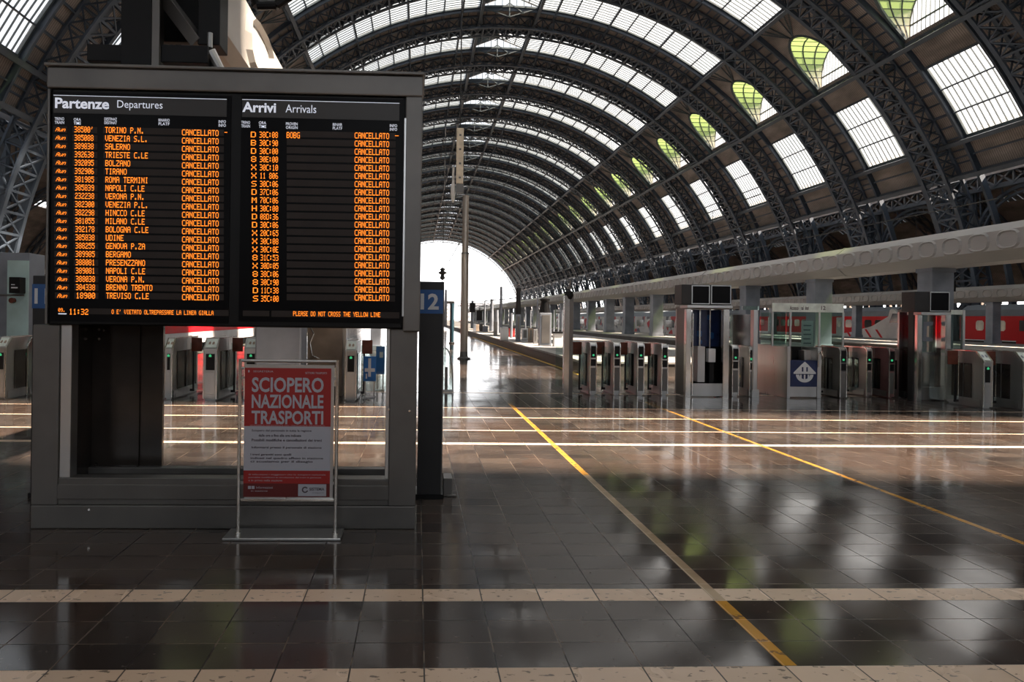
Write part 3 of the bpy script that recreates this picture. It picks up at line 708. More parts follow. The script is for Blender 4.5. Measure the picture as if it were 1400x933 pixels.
for side in (0, 1):
    pa, pb = ((70, 314), (328, 550))[side]
    scr, s0 = screen('display_screen', pa, pb, ('departures screen with lit orange rows', 'arrivals screen with lit orange rows')[side])
    ledm, rows, wht, hd = MB(), MB(), MB(), MB()
    # header field
    y1 = 133+(pa-75)*.022; r_ = rect(pa+3, pb-4, y1, y1+24, YT); hd.box(r_[0], r_[1], YT, YT+.01, r_[2], r_[3]); hd.build('header_field', mat('header_grey', (.022, .018, .017), .4) if side == 0 else bpy.data.materials['header_grey'], scr)
    wht.box(r_[0], r_[1], YT-.002, YT, r_[3]-.003, r_[3]+.001)
    if side == 0:
        a = rect(75.5, 149.5, 134.5, 149.0, YT); text(wht, 'Partenze', a[0], a[1], a[2], a[3], YT-.003, .028)
        a = rect(160.5, 222.5, 138.0, 151.5, YT); text(wht, 'Departures', a[0], a[1], a[2], a[3], YT-.003, 0)
        heads = [(75, 88, 163, 'TRENO', 'TRAIN'), (101, 111, 164, 'ORA', 'TIME'), (143, 160, 163.5, 'DESTINAZ', 'DESTINAT'), (217, 232, 165, 'BINARIO', 'PLATF'), (299, 309, 167, 'INFO', 'INFO')]
    else:
        a = rect(331.5, 377.5, 140, 154, YT); text(wht, 'Arrivi', a[0], a[1], a[2], a[3], YT-.003, .028)
        a = rect(390.5, 432.5, 143.5, 154.5, YT); text(wht, 'Arrivals', a[0], a[1], a[2], a[3], YT-.003, 0)
        heads = [(330, 342, 168, 'TRENO', 'TRAIN'), (354, 364, 168.5, 'ORA', 'TIME'), (391, 407, 170, 'PROVEN', 'ORIGIN'), (455, 468, 171, 'BINAR', 'PLATF'), (533, 543, 172.5, 'INFO', 'INFO')]
    for (a0, b0, yy, s1, s2) in heads:
        for q, s_ in ((0, s1), (1, s2)):
            a = rect(a0, b0, yy-2.4+q*5, yy+1.6+q*5, YT); text(wht, s_, a[0], a[1], a[2], a[3], YT-.003, .01)
    for i in range(21):
        def led(s, x0, x1, dy=0, slant=0, h=4.1):
            yy = rowy(i, (x0+x1)/2) + dy; a = rect(x0, x1, yy-h, yy+h, YT); dots(ledm, s, a[0], a[1], a[2], a[3], YT-.004, slant)
        def row(x0, x1):
            yy = rowy(i, (x0+x1)/2)+.4; a = rect(x0, x1, yy-4.4, yy+4.0, YT); rows.box(a[0], a[1], YT-.001, YT+.006, a[2], a[3])
        sh = i*.13
        if side == 0:
            row(141+sh, 306); row(73+sh*.8, 92+sh); row(99+sh, 133+sh*.6)
            led('Aun', 76+sh*.9, 89+sh*.9, .5, .45, 2.7); led(NUM[i], 102+sh*.9, 128+sh*.9)
            led(DEP[i], 144+sh*.6, 144+sh*.6+4.85*len(DEP[i]), 0); led('CANCELLATO', 249+sh*.1, 299+sh*.1, 1.2)
            if i == 0: led('-', 307, 311, 0, 0, 3)
        else:
            row(392, 541-i*.05); row(341, 384-i*.2) if False else None
            led(ARR[i][0], 343+i*.15, 350+i*.15, 2.2, 0, 3.9); led(ARR[i][2:], 355+i*.1, 380+i*.05, 2.2)
            if i == 0: led('BOBG', 392, 410, 2)
            led('CANCELLATO', 485, 532, .7 - i*.04)
            if i == 0: led('-', 540, 545, 0, 0, 3)
    if side == 0:
        a = rect(118, 313, 423, 431, YT); rows.box(a[0], a[1], YT-.001, YT+.006, a[2], a[3])
        a = rect(95, 121, 422.5, 430.5, YT); dots(ledm, '11:32', a[0], a[1], a[2], a[3], YT-.004)
        a = rect(80, 89.5, 421.5, 426.5, YT); dots(ledm, '09.', a[0], a[1], a[2], a[3], YT-.004)
        a = rect(80, 91, 428.5, 430.0, YT); wht.box(a[0], a[1], YT-.004, YT, a[2], a[3])
        a = rect(153, 292, 424.4, 430.4, YT); dots(ledm, "O E' VIETATO OLTREPASSARE LA LINEA GIALLA", a[0], a[1], a[2], a[3], YT-.004)
    else:
        a = rect(332, 368, 425, 432.5, YT); rows.box(a[0], a[1], YT-.001, YT+.006, a[2], a[3]); a = rect(371, 546, 426, 434.5, YT); rows.box(a[0], a[1], YT-.001, YT+.006, a[2], a[3])
        a = rect(401, 520, 426.6, 433.0, YT); dots(ledm, "PLEASE DO NOT CROSS THE YELLOW LINE", a[0], a[1], a[2], a[3], YT-.004)
    rows.build('display_row', M['ledrow'], scr); ledm.build('lit_lettering', M['led'], scr); wht.build('white_lettering', M['white'], scr)
# steelwork carrying the board from above
sup = thing('board_hanger', (at(196, 90, YB+.1)[0], YB+.15, ztop_+.035), 'black steel post and cross arm rising from the top of the board', 'steel support')
p0, p1 = at(171, 50, YB+.2)[0], at(212, 50, YB+.2)[0]; ztt = at(200, -160, YB+.2)[1]
mb = MB(); mb.box(p0, p1, YB+.12, YB+.40, ztop_+.035, ztt); mb.build('post', M['black'], sup, bevel=.006)
mb = MB(); x = at(222, 50, YB+.2)[0]; mb.box(p1+.001, x, YB+.13, YB+.145, ztop_+.035, ztt); mb.build('flange', M['dark_steel'], sup)
a = rect(122, 170, 63, 86, YB+.2); mb = MB(); mb.box(a[0], p0, YB+.16, YB+.34, a[2], a[3]); mb.build('cross_arm', M['black'], sup, bevel=.006); mb = MB(); a = rect(223, 286, 64, 88, YB+.2); mb.box(p1+.06, a[1], YB+.16, YB+.34, a[2], a[3]); mb.build('cross_arm', M['black'], sup, bevel=.006)
xa, za = at(229, 8, YB+.4); xb, zb_ = at(272, 60, YB+.3)
mb = MB(); mb.bar((xa-.1, YB+.45, za+.16), (xb, YB+.32, zb_), .12, .10, caps=True); mb.build('brace', M['dark_steel'], sup, bevel=.004)
a = rect(273, 303, -60, 64, YB+.3); mb = MB(); mb.box(a[0], a[1], YB+.26, YB+.5, a[2], a[3]); mb.build('end_plate', M['black'], sup, bevel=.008)
a = rect(281, 291, 44, 64, YB+.2); mb = MB(); mb.tube((a[0]+.03, YB+.22, a[2]), (a[0]+.03, YB+.22, a[3]), .022, 10); mb.build('pin', M['steel'], sup)
x, z = at(288, 78, YB+.2); mb = MB(); mb.tube((x-.02, YB+.24, z+.06), (x+.09, YB+.3, z-.14), .05, 12, .035); mb.build('coupling', M['steel'], sup)

# ================================================================== numbered totems
def totem(num, pa, pb, sa, lab):
    Y = 6.3; x0 = at(pa, 520, Y)[0]; x1 = at(pb, 520, Y)[0]; zt = at(590 if num == '12' else 55, 385 if num == '12' else 377, Y)[1]
    t = thing('platform_totem', ((x0+x1)/2, Y+.15, 0), lab, 'platform sign')
    mb = MB(); mb.box(x0, x1, Y, Y+.30, .04, zt); mb.build('pillar', M['darkmetal'], t, bevel=.006)
    mb = MB(); mb.box(x0-.015, x1+.015, Y-.01, Y+.31, 0, .045); mb.build('foot', M['black'], t)
    mb = MB(); mb.box(x1-.008, x1+.004, Y-.006, Y+.004, .05, zt); mb.build('edge_trim', M['dark_steel'], t)
    zs0 = at(590, 429, Y)[1]; zs1 = at(590, 396.5, Y)[1]; w = x1-x0
    xs0, xs1 = (x0-.0, x0+at(604.5, 410, Y)[0]-at(572, 410, Y)[0]) if num == '12' else (x0+.002, x0+.31)
    mb = MB(); mb.box(xs0, xs1, Y-.012, Y, zs0, zs1); s = mb.build('sign_plate', M['blue'], t)
    if num == '12': a = rect(575, 600, 401.5, 423.5, Y-.015)
    else: a = rect(47, 65.5, 394.5, 415.5, Y-.015)
    mb = MB(); text(mb, num, a[0], a[1], a[2], a[3], Y-.014, .03); mb.build('numerals', M['signwhite'], s)
totem('12', 572, 605.5, 0, 'tall black platform pillar with white 12 on a blue plate')
totem('11', 43, 95, 0, 'black platform pillar with white 11 on a blue plate, left of the board')
a = rect(606, 618, 656, 683, 6.45); t = mb = MB(); mb.box(a[0], a[1], 6.40, 6.62, 0, .17); mb.box(a[0]+.03, a[1]+.035, 6.38, 6.42, 0, .02)
tag(mb.build('floor_box', M['dark_steel'], bevel=.006), 'small grey metal box on the floor at the foot of the 12 pillar', 'box')

# ================================================================== strike poster on its stand
YP = 5.20
x0, x1 = at(327, 610, YP)[0], at(460, 610, YP)[0]
st = thing('poster_stand', ((x0+x1)/2, YP, 0), 'steel floor stand holding the red and white strike poster', 'poster stand')
zt = at(395, 494, YP)[1]
mb = MB(); mb.box(at(308, 730, YP)[0], at(467.5, 730, YP)[0], YP-.09, YP+.16, 0, .022); mb.build('base_plate', M['steel'], st, bevel=.006)
for x in (x0, x1):
    mb = MB(); mb.tube((x, YP, .02), (x, YP, zt+.012), .0135, 14); mb.tube((x, YP, .02), (x, YP, .04), .022, 14); mb.build('post', M['bright_steel'], st, smooth=True)
mb = MB(); mb.tube((x0, YP, zt), (x1, YP, zt), .0115, 12); mb.tube((x0+.012, YP, at(395, 506, YP)[1]+.01), (x0+.03, YP, at(395, 506, YP)[1]+.01), .01); mb.build('top_bar', M['steel'], st, smooth=True)
a = rect(333, 456, 499, 683, YP); pa = rect(334.0, 452.0, 503.5, 679.5, YP)
mb = MB(); mb.box(a[0]+.012, a[1]-.0, YP-.004, YP+.008, a[2], a[3]); mb.build('backing_sheet', M['steel'], st)
mb = MB(); mb.box(a[0]-.01, a[1]+.01, YP-.02, YP+.02, a[2]-.012, a[2]+.008); mb.box(x0, a[0], YP-.006, YP+.006, a[2]-.006, a[2]+.004); mb.box(a[1], x1, YP-.006, YP+.006, a[2]-.006, a[2]+.004); mb.build('ledge', M['bright_steel'], st, bevel=.003)
for zz in (.12, .9):
    mb = MB(); z_ = a[2]+(a[3]-a[2])*zz
    mb.box(x0, a[0]+.02, YP+.002, YP+.008, z_-.01, z_+.01); mb.box(a[1]-.02, x1, YP+.002, YP+.008, z_-.01, z_+.01); mb.build('clip', M['steel'], st)
H = pa[3]-pa[2]; W_ = pa[1]-pa[0]; zz = lambda f: pa[3]-H*f
po = MB(); yp = YP-.010
for f0, f1, mi in ((0, .452, 0), (.452, .795, 1), (.795, .895, 0), (.895, 1.0, 2)):
    po.box(pa[0], pa[1], yp, yp+.004, zz(f1), zz(f0), mi)
poster = po.build('poster', [M['red'], M['paper'], M['darkred']], st, label='red, white and dark red printed poster')
X_ = lambda f: pa[0]+W_*f
w = MB()
for s, f0, f1, xa, xb in (('SCIOPERO', .072, .188, .085, .915), ('NAZIONALE', .205, .312, .085, .915), ('TRASPORTI', .330, .436, .085, .915)):
    text(w, s, X_(xa), X_(xb), zz(f1), zz(f0), yp-.002, .026)
text(w, 'SCIOPERO NAZIONALE DEL PERSONALE TRASPORTI', X_(.07), X_(.93), zz(.449), zz(.442), yp-.002)
text(w, 'SEGRETERIA', X_(.10), X_(.33), zz(.034), zz(.020), yp-.002); text(w, 'SETTORE TRASPORTI', X_(.70), X_(.95), zz(.044), zz(.028), yp-.002)
for s, f0, xa, xb in (("Si informano i viaggiatori che lo sciopero nazionale", .820, .06, .95), ("potrebbe modificare la circolazione dei treni in partenza", .842, .06, .90), ("e in arrivo nella stazione", .864, .06, .45)):
    text(w, s, X_(xa), X_(xb), zz(f0+.014), zz(f0), yp-.002)
w.box(X_(.04), X_(.055), yp-.002, yp, zz(.035), zz(.018)); w.box(X_(.055), X_(.09), yp-.002, yp, zz(.938), zz(.915)); w.box(X_(.098), X_(.13), yp-.002, yp, zz(.938), zz(.915))
text(w, 'Informazioni', X_(.15), X_(.34), zz(.935), zz(.917), yp-.002); text(w, 'in stazione', X_(.09), X_(.28), zz(.958), zz(.947), yp-.002)
w.build('white_print', M['paper'], poster)
k = MB()
for s, f0, xa, xb in (("Sciopero del personale in tutta la regione", .476, .09, .78), ("dalle ore e fino alle ore indicate", .512, .17, .66), ("Possibili modifiche e cancellazioni dei treni", .548, .09, .90), ("Informarsi presso il personale di stazione", .607, .09, .90), ("I treni garantiti sono quelli", .662, .08, .55), ("indicati nel quadro affisso in stazione", .690, .08, .92), ("ci scusiamo per il disagio", .716, .08, .80)):
    text(k, s, X_(xa), X_(xb), zz(f0+.021), zz(f0), yp-.002, .022)
k.build('black_print', M['ink'], poster)
lg = MB(); lg.box(X_(.635), X_(.96), yp-.003, yp, zz(.992), zz(.900)); logo = lg.build('logo_label', M['paper'], poster)
lg = MB(); cxl, czl = X_(.715), zz(.942)
for i in range(20):
    a0, a1 = .6+2*pi*.86*i/20, .6+2*pi*.86*(i+1)/20
    lg.face([(cxl+.024*cos(a0), yp-.005, czl+.024*sin(a0)), (cxl+.024*cos(a1), yp-.005, czl+.024*sin(a1)), (cxl+.014*cos(a1), yp-.005, czl+.014*sin(a1)), (cxl+.014*cos(a0), yp-.005, czl+.014*sin(a0))])
text(lg, 'SISTEMA', X_(.765), X_(.94), zz(.948), zz(.925), yp-.005, .03); text(lg, 'trasporti', X_(.80), X_(.93), zz(.972), zz(.960), yp-.005); lg.build('logo_mark', M['ink'], logo)
mb = MB(); mb.lathe((pa[0]+pa[1])/2, YP-.022, [(.008, pa[2]-.006), (.008, pa[2]+.002)], 10); mb.build('screw', M['bright_steel'], st)
# ================================================================== ticket gates
def gate(f0, f1, yf, yt, depth, style, label, group, side=1, paddle=True, tint=None, glassup=0):
    """side=+1: its flank shows to the left of the front; -1: to the right"""
    xm = (f0+f1)/2; Y = flr(xm, yf)[1]; x0 = at(f0, yf, Y)[0]; x1 = at(f1, yf, Y)[0]; zt = at(xm, yt, Y)[1]; w = x1-x0
    t = thing('ticket_gate', ((x0+x1)/2, Y+depth/2, 0), label, 'ticket gate', group)
    wide = style == 'wide'
    if wide: prof = [(Y+.015, .03), (Y+.015, zt-.20), (Y+.20, zt-.005), (Y+depth, zt-.005), (Y+depth, .03)]
    else: prof = [(Y+.012, .03), (Y+.012, zt-.12), (Y+.03, zt-.05), (Y+.09, zt-.008), (Y+depth, zt-.008), (Y+depth, .03)]
    mb = MB(); mb.prism(prof, 'x', x0+.012, x1-.012); mb.box(x0+.03, x1-.03, Y+.04, Y+depth-.03, 0, .03); mb.build('cabinet', tint or M['steel'], t, bevel=.004)
    # bright edge strips following the front and the top
    mb = MB()
    for xa in (x0, x1-.016):
        for (p, q) in zip(prof[:-2], prof[1:-1]): mb.bar((xa+.008, p[0]-.006, p[1]), (xa+.008, q[0]-.006, q[1]+.006), .016, .022, up=(0, -1, .3), caps=True)
    mb.build('edge_frame', M['bright_steel'], t)
    sx = x0 if side > 0 else x1; e = -1 if side > 0 else 1
    mb = MB(); mb.box(sx+e*.004, sx-e*.01, Y+.30, Y+depth-.14, .18, zt-.26); mb.build('flank_glass', M['darkglass'] if wide else M['glassg'], t)
    mb = MB(); mb.box(sx+e*.008, sx, Y+.08, Y+depth-.06, .03, .16); mb.box(sx+e*.007, sx, Y+depth*.52, Y+depth*.52+.012, .16, zt-.03); mb.build('flank_trim', M['steel'], t)
    if wide:
        mb = MB(); q = [(Y+.03, zt-.185), (Y+.185, zt-.022)]
        n = Vector((0, -.163, .155)).normalized()*.012
        vs = [(x0+.025, q[0][0], q[0][1]), (x1-.025, q[0][0], q[0][1]), (x1-.025, q[1][0], q[1][1]), (x0+.025, q[1][0], q[1][1])]
        mb.face([(a, b+n.y, c+n.z) for a, b, c in vs]); top = mb.build('label_panel', M['palepanel'], t)
        mb = MB(); xc = (x0+x1)/2
        for dx in (-.035, .035):
            c = Vector((xc+dx, (q[0][0]+q[1][0])/2, (q[0][1]+q[1][1])/2)) + n*1.15; u = Vector((0, .69, .725)); 
            mb.face([c+Vector((-.022, 0, 0))-u*.035, c+Vector((.022, 0, 0))-u*.035, c+Vector((.022, 0, 0))+u*.02, c+u*.045, c+Vector((-.022, 0, 0))+u*.02])
        mb.build('icon', M['beige'] if side < 0 else M['column'], top)
        mb = MB(); mb.box(x0+.05, x1-.05, Y+.004, Y+.016, zt-.62, zt-.30); mb.build('reader', M['black'], t)
        mb = MB(); z = zt-.36; mb.face([(xc-.025, Y+.002, z), (xc+.025, Y+.002, z), (xc+.025, Y+.002, z+.03), (xc, Y+.002, z+.055), (xc-.025, Y+.002, z+.03)])
        mb.build('green_light', M['greenled'], t)
        mb = MB(); mb.box(x0+.04, x1-.04, Y+.006, Y+.016, .12, zt-.66); mb.build('front_panel', M['steel'], t, bevel=.003)
    else:
        mb = MB(); mb.box(x0+.022, x1-.022, Y+.004, Y+.014, zt-.34, zt-.08); mb.box(x0+.022, x1-.022, Y+.004, Y+.014, zt-.52, zt-.37); mb.build('reader', M['black'], t)
        mb = MB(); mb.box(x0+.022, x1-.022, Y+.006, Y+.014, .10, zt-.56); mb.build('front_panel', M['dark_steel'], t, bevel=.003)
        mb = MB(); mb.tube(((x0+x1)/2, Y, zt-.28), ((x0+x1)/2, Y+.006, zt-.28), .025, 10); mb.build('green_light', M['greenled'], t)
    if paddle:
        yp = Y+depth*.62; xs = x0-.02 if side > 0 else x1+.02
        mb = MB(); mb.box(xs-e*0+e*.02, xs+e*.24, yp, yp+.03, zt-.30, zt-.01); pd = mb.build('paddle', M['maroon'], t, bevel=.01)
        mb = MB(); mb.box(xs+e*.05, xs+e*.085, yp, yp+.03, .10, zt-.30); mb.box(xs, xs+e*.09, yp, yp+.03, .06, .11); mb.build('paddle_stem', M['darkmetal'], t)
        mb = MB(); mb.box(xs, xs+e*.62, yp+.01, yp+.02, .12, zt-.12); mb.build('glass_wing', M['glassc'], t)
    if glassup:
        mb = MB(); mb.box((x0+x1)/2-.006, (x0+x1)/2+.006, Y+.12, Y+depth, zt, zt+glassup); mb.build('glass_screen', M['glassg'], t)
        mb = MB(); mb.box((x0+x1)/2-.012, (x0+x1)/2+.012, Y+.12, Y+.14, zt, zt+glassup); mb.build('screen_post', M['steel'], t)
    return t
GR = 'slim ticket gates right of the walkway'
gate(806, 815.5, 541, 468.5, .95, 'slim', 'slim steel ticket gate beside the tall post, leftmost of the row right of the walkway', GR)
gate(838.5, 848, 540.5, 468.5, .95, 'slim', 'slim steel ticket gate, second to the right of the tall steel post', GR)
gate(871, 880.5, 541, 469, .95, 'slim', 'slim steel ticket gate, third to the right of the tall steel post', GR)
gate(904, 913, 541, 470.5, .95, 'slim', 'slim steel ticket gate just left of the booth with twin monitors', GR)
gate(1000.5, 1010, 543, 472, .95, 'slim', 'slim steel ticket gate just right of the booth with twin monitors', GR)
gate(1148, 1157.5, 545, 475, .95, 'slim', 'steel ticket gate at the right flank of the glass enclosure', GR, tint=M['dark_steel'])
gate(1184.5, 1192, 543, 475.5, .95, 'slim', 'ticket gate with pink-white flank, second right of the glass enclosure', GR, tint=mat('pinkish_steel', (.46, .38, .37), .35, .6, .2, 2))
gate(1215, 1223, 545, 476, .95, 'slim', 'ticket gate with maroon tinted flank, left of the single monitor booth', GR, tint=mat('maroon_steel', (.26, .13, .13), .3, .6, .3, 3))
gate(1240, 1247, 546, 478, .95, 'slim', 'steel ticket gate touching the left side of the single monitor booth', GR, paddle=False)
GW2 = 'wide ticket gates with sloped label tops'
gate(1344, 1357, 559, 481, .95, 'wide', 'wide steel ticket gate with sloped pale label, right of the single monitor booth', GW2, glassup=.0)
gate(1398, 1412, 561, 482, .95, 'wide', 'wide steel ticket gate cut by the right edge of the picture', GW2)
gate(224, 235, 546.5, 463, 1.6, 'wide', 'wide ticket gate seen at the left end of the opening under the board', GW2, side=-1)
gate(277, 296, 548, 463, 1.5, 'wide', 'wide ticket gate with green light, second in the opening under the board', GW2, side=-1)
gate(333, 351, 548, 463, 1.5, 'wide', 'wide ticket gate half hidden behind the strike poster', GW2, side=-1)
gate(471, 487, 548.5, 466, 1.2, 'wide', 'ticket gate with big black reader, right of the strike poster', GW2, side=-1)
gate(-8, 7, 546.5, 461, 1.6, 'wide', 'wide ticket gate at the left edge of the picture', GW2, side=-1)
gate(30, 37, 541, 461, 1.3, 'wide', 'ticket gate between the picture\'s left edge and the 11 pillar', GW2, side=-1)
# black reader emblem on the gate right of the poster
# tall post at the left end of the row
Y = flr(775, 541)[1]; a = rect(771.5, 778.5, 404, 541, Y); b = rect(779, 783.5, 404, 541, Y); zt = a[3]
t = thing('gate_post', ((a[0]+a[1])/2, Y, 0), 'steel and glass post with a black ball on top, left of the slim gates', 'post')
mb = MB(); mb.box(a[0], a[1], Y, Y+.16, 0, zt); mb.build('post', M['bright_steel'], t, bevel=.006)
mb = MB(); mb.box(a[1], b[1], Y+.01, Y+.14, 0, zt-.02); mb.build('back_post', M['dark_steel'], t)
mb = MB(); mb.box(b[1]-.02, b[1], Y+.14, Y+.9, .1, zt-.02); mb.build('glass_side', M['glassg'], t)
x, z = at(779, 404, Y); mb = MB(); mb.lathe(x, Y+.08, [(.03, z-.12), (.085, z-.08), (.105, z), (.085, z+.08), (.03, z+.11)], 16); mb.build('ball', M['black'], t, smooth=True)
x, z = at(780, 391, Y); mb = MB(); mb.tube((x, Y+.08, z-.12), (x+.01, Y+.08, z+.12), .02, 8); mb.box(x-.05, x+.05, Y+.04, Y+.12, z-.06, z-.02); mb.build('finial', M['dark_steel'], t)

# ---- booth with two monitors
def booth(f0, f1, yf, ytop, sleft, mon, screens, poster_r, label, lower=True):
    Y = flr((f0+f1)/2, yf)[1]; D_ = .62
    x0, x1 = at(f0, yf, Y)[0], at(f1, yf, Y)[0]; z1 = at(f0, ytop, Y)[1]
    t = thing('ticket_booth', ((x0+x1)/2, Y+D_/2, 0), label, 'booth')
    for xa, xb in ((x0, x0+.11), (x1-.13, x1)):
        mb = MB(); mb.box(xa, xb, Y, Y+.12, 0, z1); mb.box(xa+.02, xb-.02, Y-.006, Y, .06, z1-.05); mb.build('front_post', M['bright_steel'], t, bevel=.006)
    for xa, xb in ((x0, x0+.06), (x1-.06, x1)):
        mb = MB(); mb.box(xa, xb, Y+D_-.06, Y+D_, 0, z1); mb.build('rear_post', M['steel'], t)
    mb = MB(); mb.box(x0+.005, x0+.02, Y+.12, Y+D_-.06, .02, z1); mb.build('left_wall', sleft, t)
    mb = MB(); mb.box(x1-.02, x1-.008, Y+.12, Y+D_-.06, .02, z1); mb.build('right_wall', M['glassg'], t)
    mb = MB(); mb.box(x0, x1, Y, Y+D_, z1, z1+.06); mb.build('roof', M['dark_steel'], t, bevel=.006)
    mb = MB(); mb.box(x0+.11, x1-.13, Y+.03, Y+.06, .02, .30); mb.build('kick_panel', M['steel'], t, bevel=.004)
    m = rect(*mon, Y-.1); mb = MB(); mb.box(m[0], m[1], Y-.10, Y+.32, m[2], m[3]); mo = mb.build('monitor_housing', M['darkmetal'], t, bevel=.01)
    mb = MB(); mb.box(m[0]+.12, m[1]+.02, Y-.13, Y+.30, m[2]-.07, m[2]-.01); mb.build('monitor_shelf', M['steel'], t, bevel=.004)
    for s in screens:
        q = rect(*s, Y-.1); mb = MB(); mb.box(q[0], q[1], Y-.115, Y-.101, q[2], q[3]); mb.build('monitor_screen', M['blackgloss'], mo)
        mb = MB(); w = .016
        mb.box(q[0]-w, q[0], Y-.118, Y-.10, q[2]-w, q[3]+w); mb.box(q[1], q[1]+w, Y-.118, Y-.10, q[2]-w, q[3]+w); mb.box(q[0], q[1], Y-.118, Y-.10, q[3], q[3]+w); mb.box(q[0], q[1], Y-.118, Y-.10, q[2]-w, q[2]); mb.build('screen_rim', M['steel'], mo)
    return t, Y, x0, x1, z1, D_
t, Y, x0, x1, z1, D_ = booth(937, 996, 543.5, 422.5, M['dark_steel'], (932, 1000, 389.5, 417), [(946.5, 969, 391.5, 415), (973, 998, 391.5, 415)], None, 'steel booth with a dark blue poster inside and twin monitors on top')
q = rect(947, 984, 424, 474, Y+.45); mb = MB(); mb.box(q[0], q[1], Y+.45, Y+.48, q[2], q[3]); ps = mb.build('inner_poster', M['navy'], t, label='dark blue poster')
mb = MB(); 
for (u, v, r_) in ((.25, .35, .05), (.6, .8, .04), (.3, .12, .03), (.7, .3, .05)):
    c = (q[0]+(q[1]-q[0])*u, q[2]+(q[3]-q[2])*v)
    mb.prism([(c[0]+r_*cos(j*pi/4)*(1+.5*(j % 2)), c[1]+r_*sin(j*pi/4)*1.6) for j in range(8)], 'y', Y+.44, Y+.45)
mb.build('poster_print', M['blue'], ps)
mb = MB(); q = rect(956, 958, 424, 474, Y+.38); mb.box(q[0], q[1], Y+.38, Y+.40, .5, q[3]); q = rect(970, 971.5, 424, 474, Y+.38); mb.box(q[0], q[1], Y+.38, Y+.40, .5, q[3]); mb.build('inner_rail', M['bright_steel'], t)
q = rect(953.5, 964, 474, 523, Y+.14); mb = MB(); mb.box(q[0], q[1], Y+.14, Y+.42, q[2], q[3]); mb.build('inner_cabinet', M['trainwhite'], t, bevel=.015)
q = rect(970, 976, 477, 522, Y+.16); mb = MB(); mb.box(q[0], q[1], Y+.16, Y+.3, .2, q[3]-.3); mb.build('inner_stand', M['black'], t); mb = MB(); mb.box(q[0]-.03, q[1]+.03, Y+.14, Y+.3, q[3]-.3, q[3]); mb.build('inner_head', M['signwhite'], t, bevel=.01)
mb = MB(); q = rect(946, 984, 484, 527, Y+.5); mb.box(q[0], q[1], Y+.5, Y+.53, .25, q[2]+.9); mb.build('rear_panel', M['black'], t)
mb = MB(); mb.box(x0+.14, x0+.16, Y-.01, Y+.01, z1-1.9, z1-.1); mb.build('handle_rail', M['bright_steel'], t)

t, Y, x0, x1, z1, D_ = booth(1253, 1299, 548.5, 427, M['glassg'], (1251, 1298, 399, 426.5), [(1272, 1296.5, 400.5, 425)], None, 'glass and steel booth with a single monitor on top, near the red train gap')
q = rect(1248, 1252, 428, 546, Y+.1); mb = MB(); mb.box(q[0], q[1], Y+.1, Y+.25, 0, z1); mb.build('side_post', M['darkmetal'], t)
mb = MB(); mb.box(x0+.15, x1-.13, Y+.25, Y+.27, 1.05, z1-.05); mb.build('front_glass', M['glassg'], t)
mb = MB(); mb.box(x0+.13, x1-.13, Y+.3, Y+.58, .05, 1.05); mb.build('lower_cabinet', M['steel'], t, bevel=.01)
mb = MB(); q = rect(1263, 1274, 440, 467, Y+.2)
mb.prism([(q[0], q[2]), (q[0]+.02, q[3]), (q[1]+.06, q[3]), (q[1]+.05, q[3]-.08), (q[0]+.10, q[3]-.1), (q[0]+.09, q[2]+.1), (q[1]+.05, q[2]+.08), (q[1]+.06, q[2])], 'y', Y+.235, Y+.248); mb.build('glass_mark', M['column'], t)
# glass wall panel right of the booth
q = rect(1301, 1318, 424, 480, Y); mb = MB(); mb.box(q[0], q[1], Y+.05, Y+.07, 1.05, q[3]-.1); gp = mb
tt = thing('glass_screen', ((q[0]+q[1])/2, Y+.06, 0), 'tall pale glass screen on a steel leg beside the single monitor booth', 'glass screen')
gp.build('pane', M['glassg'], tt); mb = MB(); mb.box(q[0], q[1], Y+.04, Y+.08, q[3]-.1, q[3]); mb.build('header', M['palepanel'], tt)
mb = MB(); mb.box(q[1], q[1]+.05, Y+.03, Y+.09, 0, q[3]); mb.build('post', M['steel'], tt)

# ---- glass enclosure with the blue emblem sign
Y = flr(1100, 545)[1]; f = lambda px, py=480, y=None: at(px, py, y or Y)[0]
zz_ = lambda py, px=1100: at(px, py, Y)[1]
x0, x1 = f(1081), f(1118); zc = zz_(474)
t = thing('glass_enclosure', ((x0+x1)/2, Y+.6, 0), 'glass enclosure over steel cabinets with a white header and blue emblem sign', 'glass enclosure')
mb = MB(); mb.box(x0-.07, x0+.0, Y, Y+1.5, 0, zc-.0); mb.build('left_cabinet', M['steel'], t, bevel=.006)
mb = MB(); mb.box(x1, x1+.09, Y, Y+1.5, 0, zc-.02); mb.build('right_cabinet', M['steel'], t, bevel=.006)
mb = MB(); mb.box(x0, x1, Y+.02, Y+.10, .03, zz_(529)); mb.build('kick_panel', M['steel'], t, bevel=.004)
mb = MB(); mb.box(x0, x1, Y+.01, Y+.06, zz_(529), zz_(493)); sg = mb.build('emblem_sign', M['navy'], t, label='dark blue sign with a round white emblem')
mb = MB(); cxx, czz, r_ = f(1100.5), zz_(511.5), .20; ya, yb_ = Y-.002, Y+.009
for i in range(24):                      # split white disc
    a0, a1 = 2*pi*i/24, 2*pi*(i+1)/24
    mb.face([(cxx+r_*cos(a0), ya, czz+r_*sin(a0)*.95), (cxx+r_*.62*cos(a0), ya, czz+r_*.62*sin(a0)*.95), (cxx+r_*.62*cos(a1), ya, czz+r_*.62*sin(a1)*.95), (cxx+r_*cos(a1), ya, czz+r_*sin(a1)*.95)])
mb.face([(cxx-.25, ya-.001, czz+.0), (cxx+.25, ya-.001, czz+.0), (cxx+.25, ya-.001, czz+.03), (cxx+.06, ya-.001, czz+.22), (cxx, ya-.001, czz+.27), (cxx-.06, ya-.001, czz+.22), (cxx-.25, ya-.001, czz+.03)])
for dx in (-.085, .0, .085): mb.box(cxx+dx-.018, cxx+dx+.018, ya-.001, ya+.002, czz-.15, czz+.0)
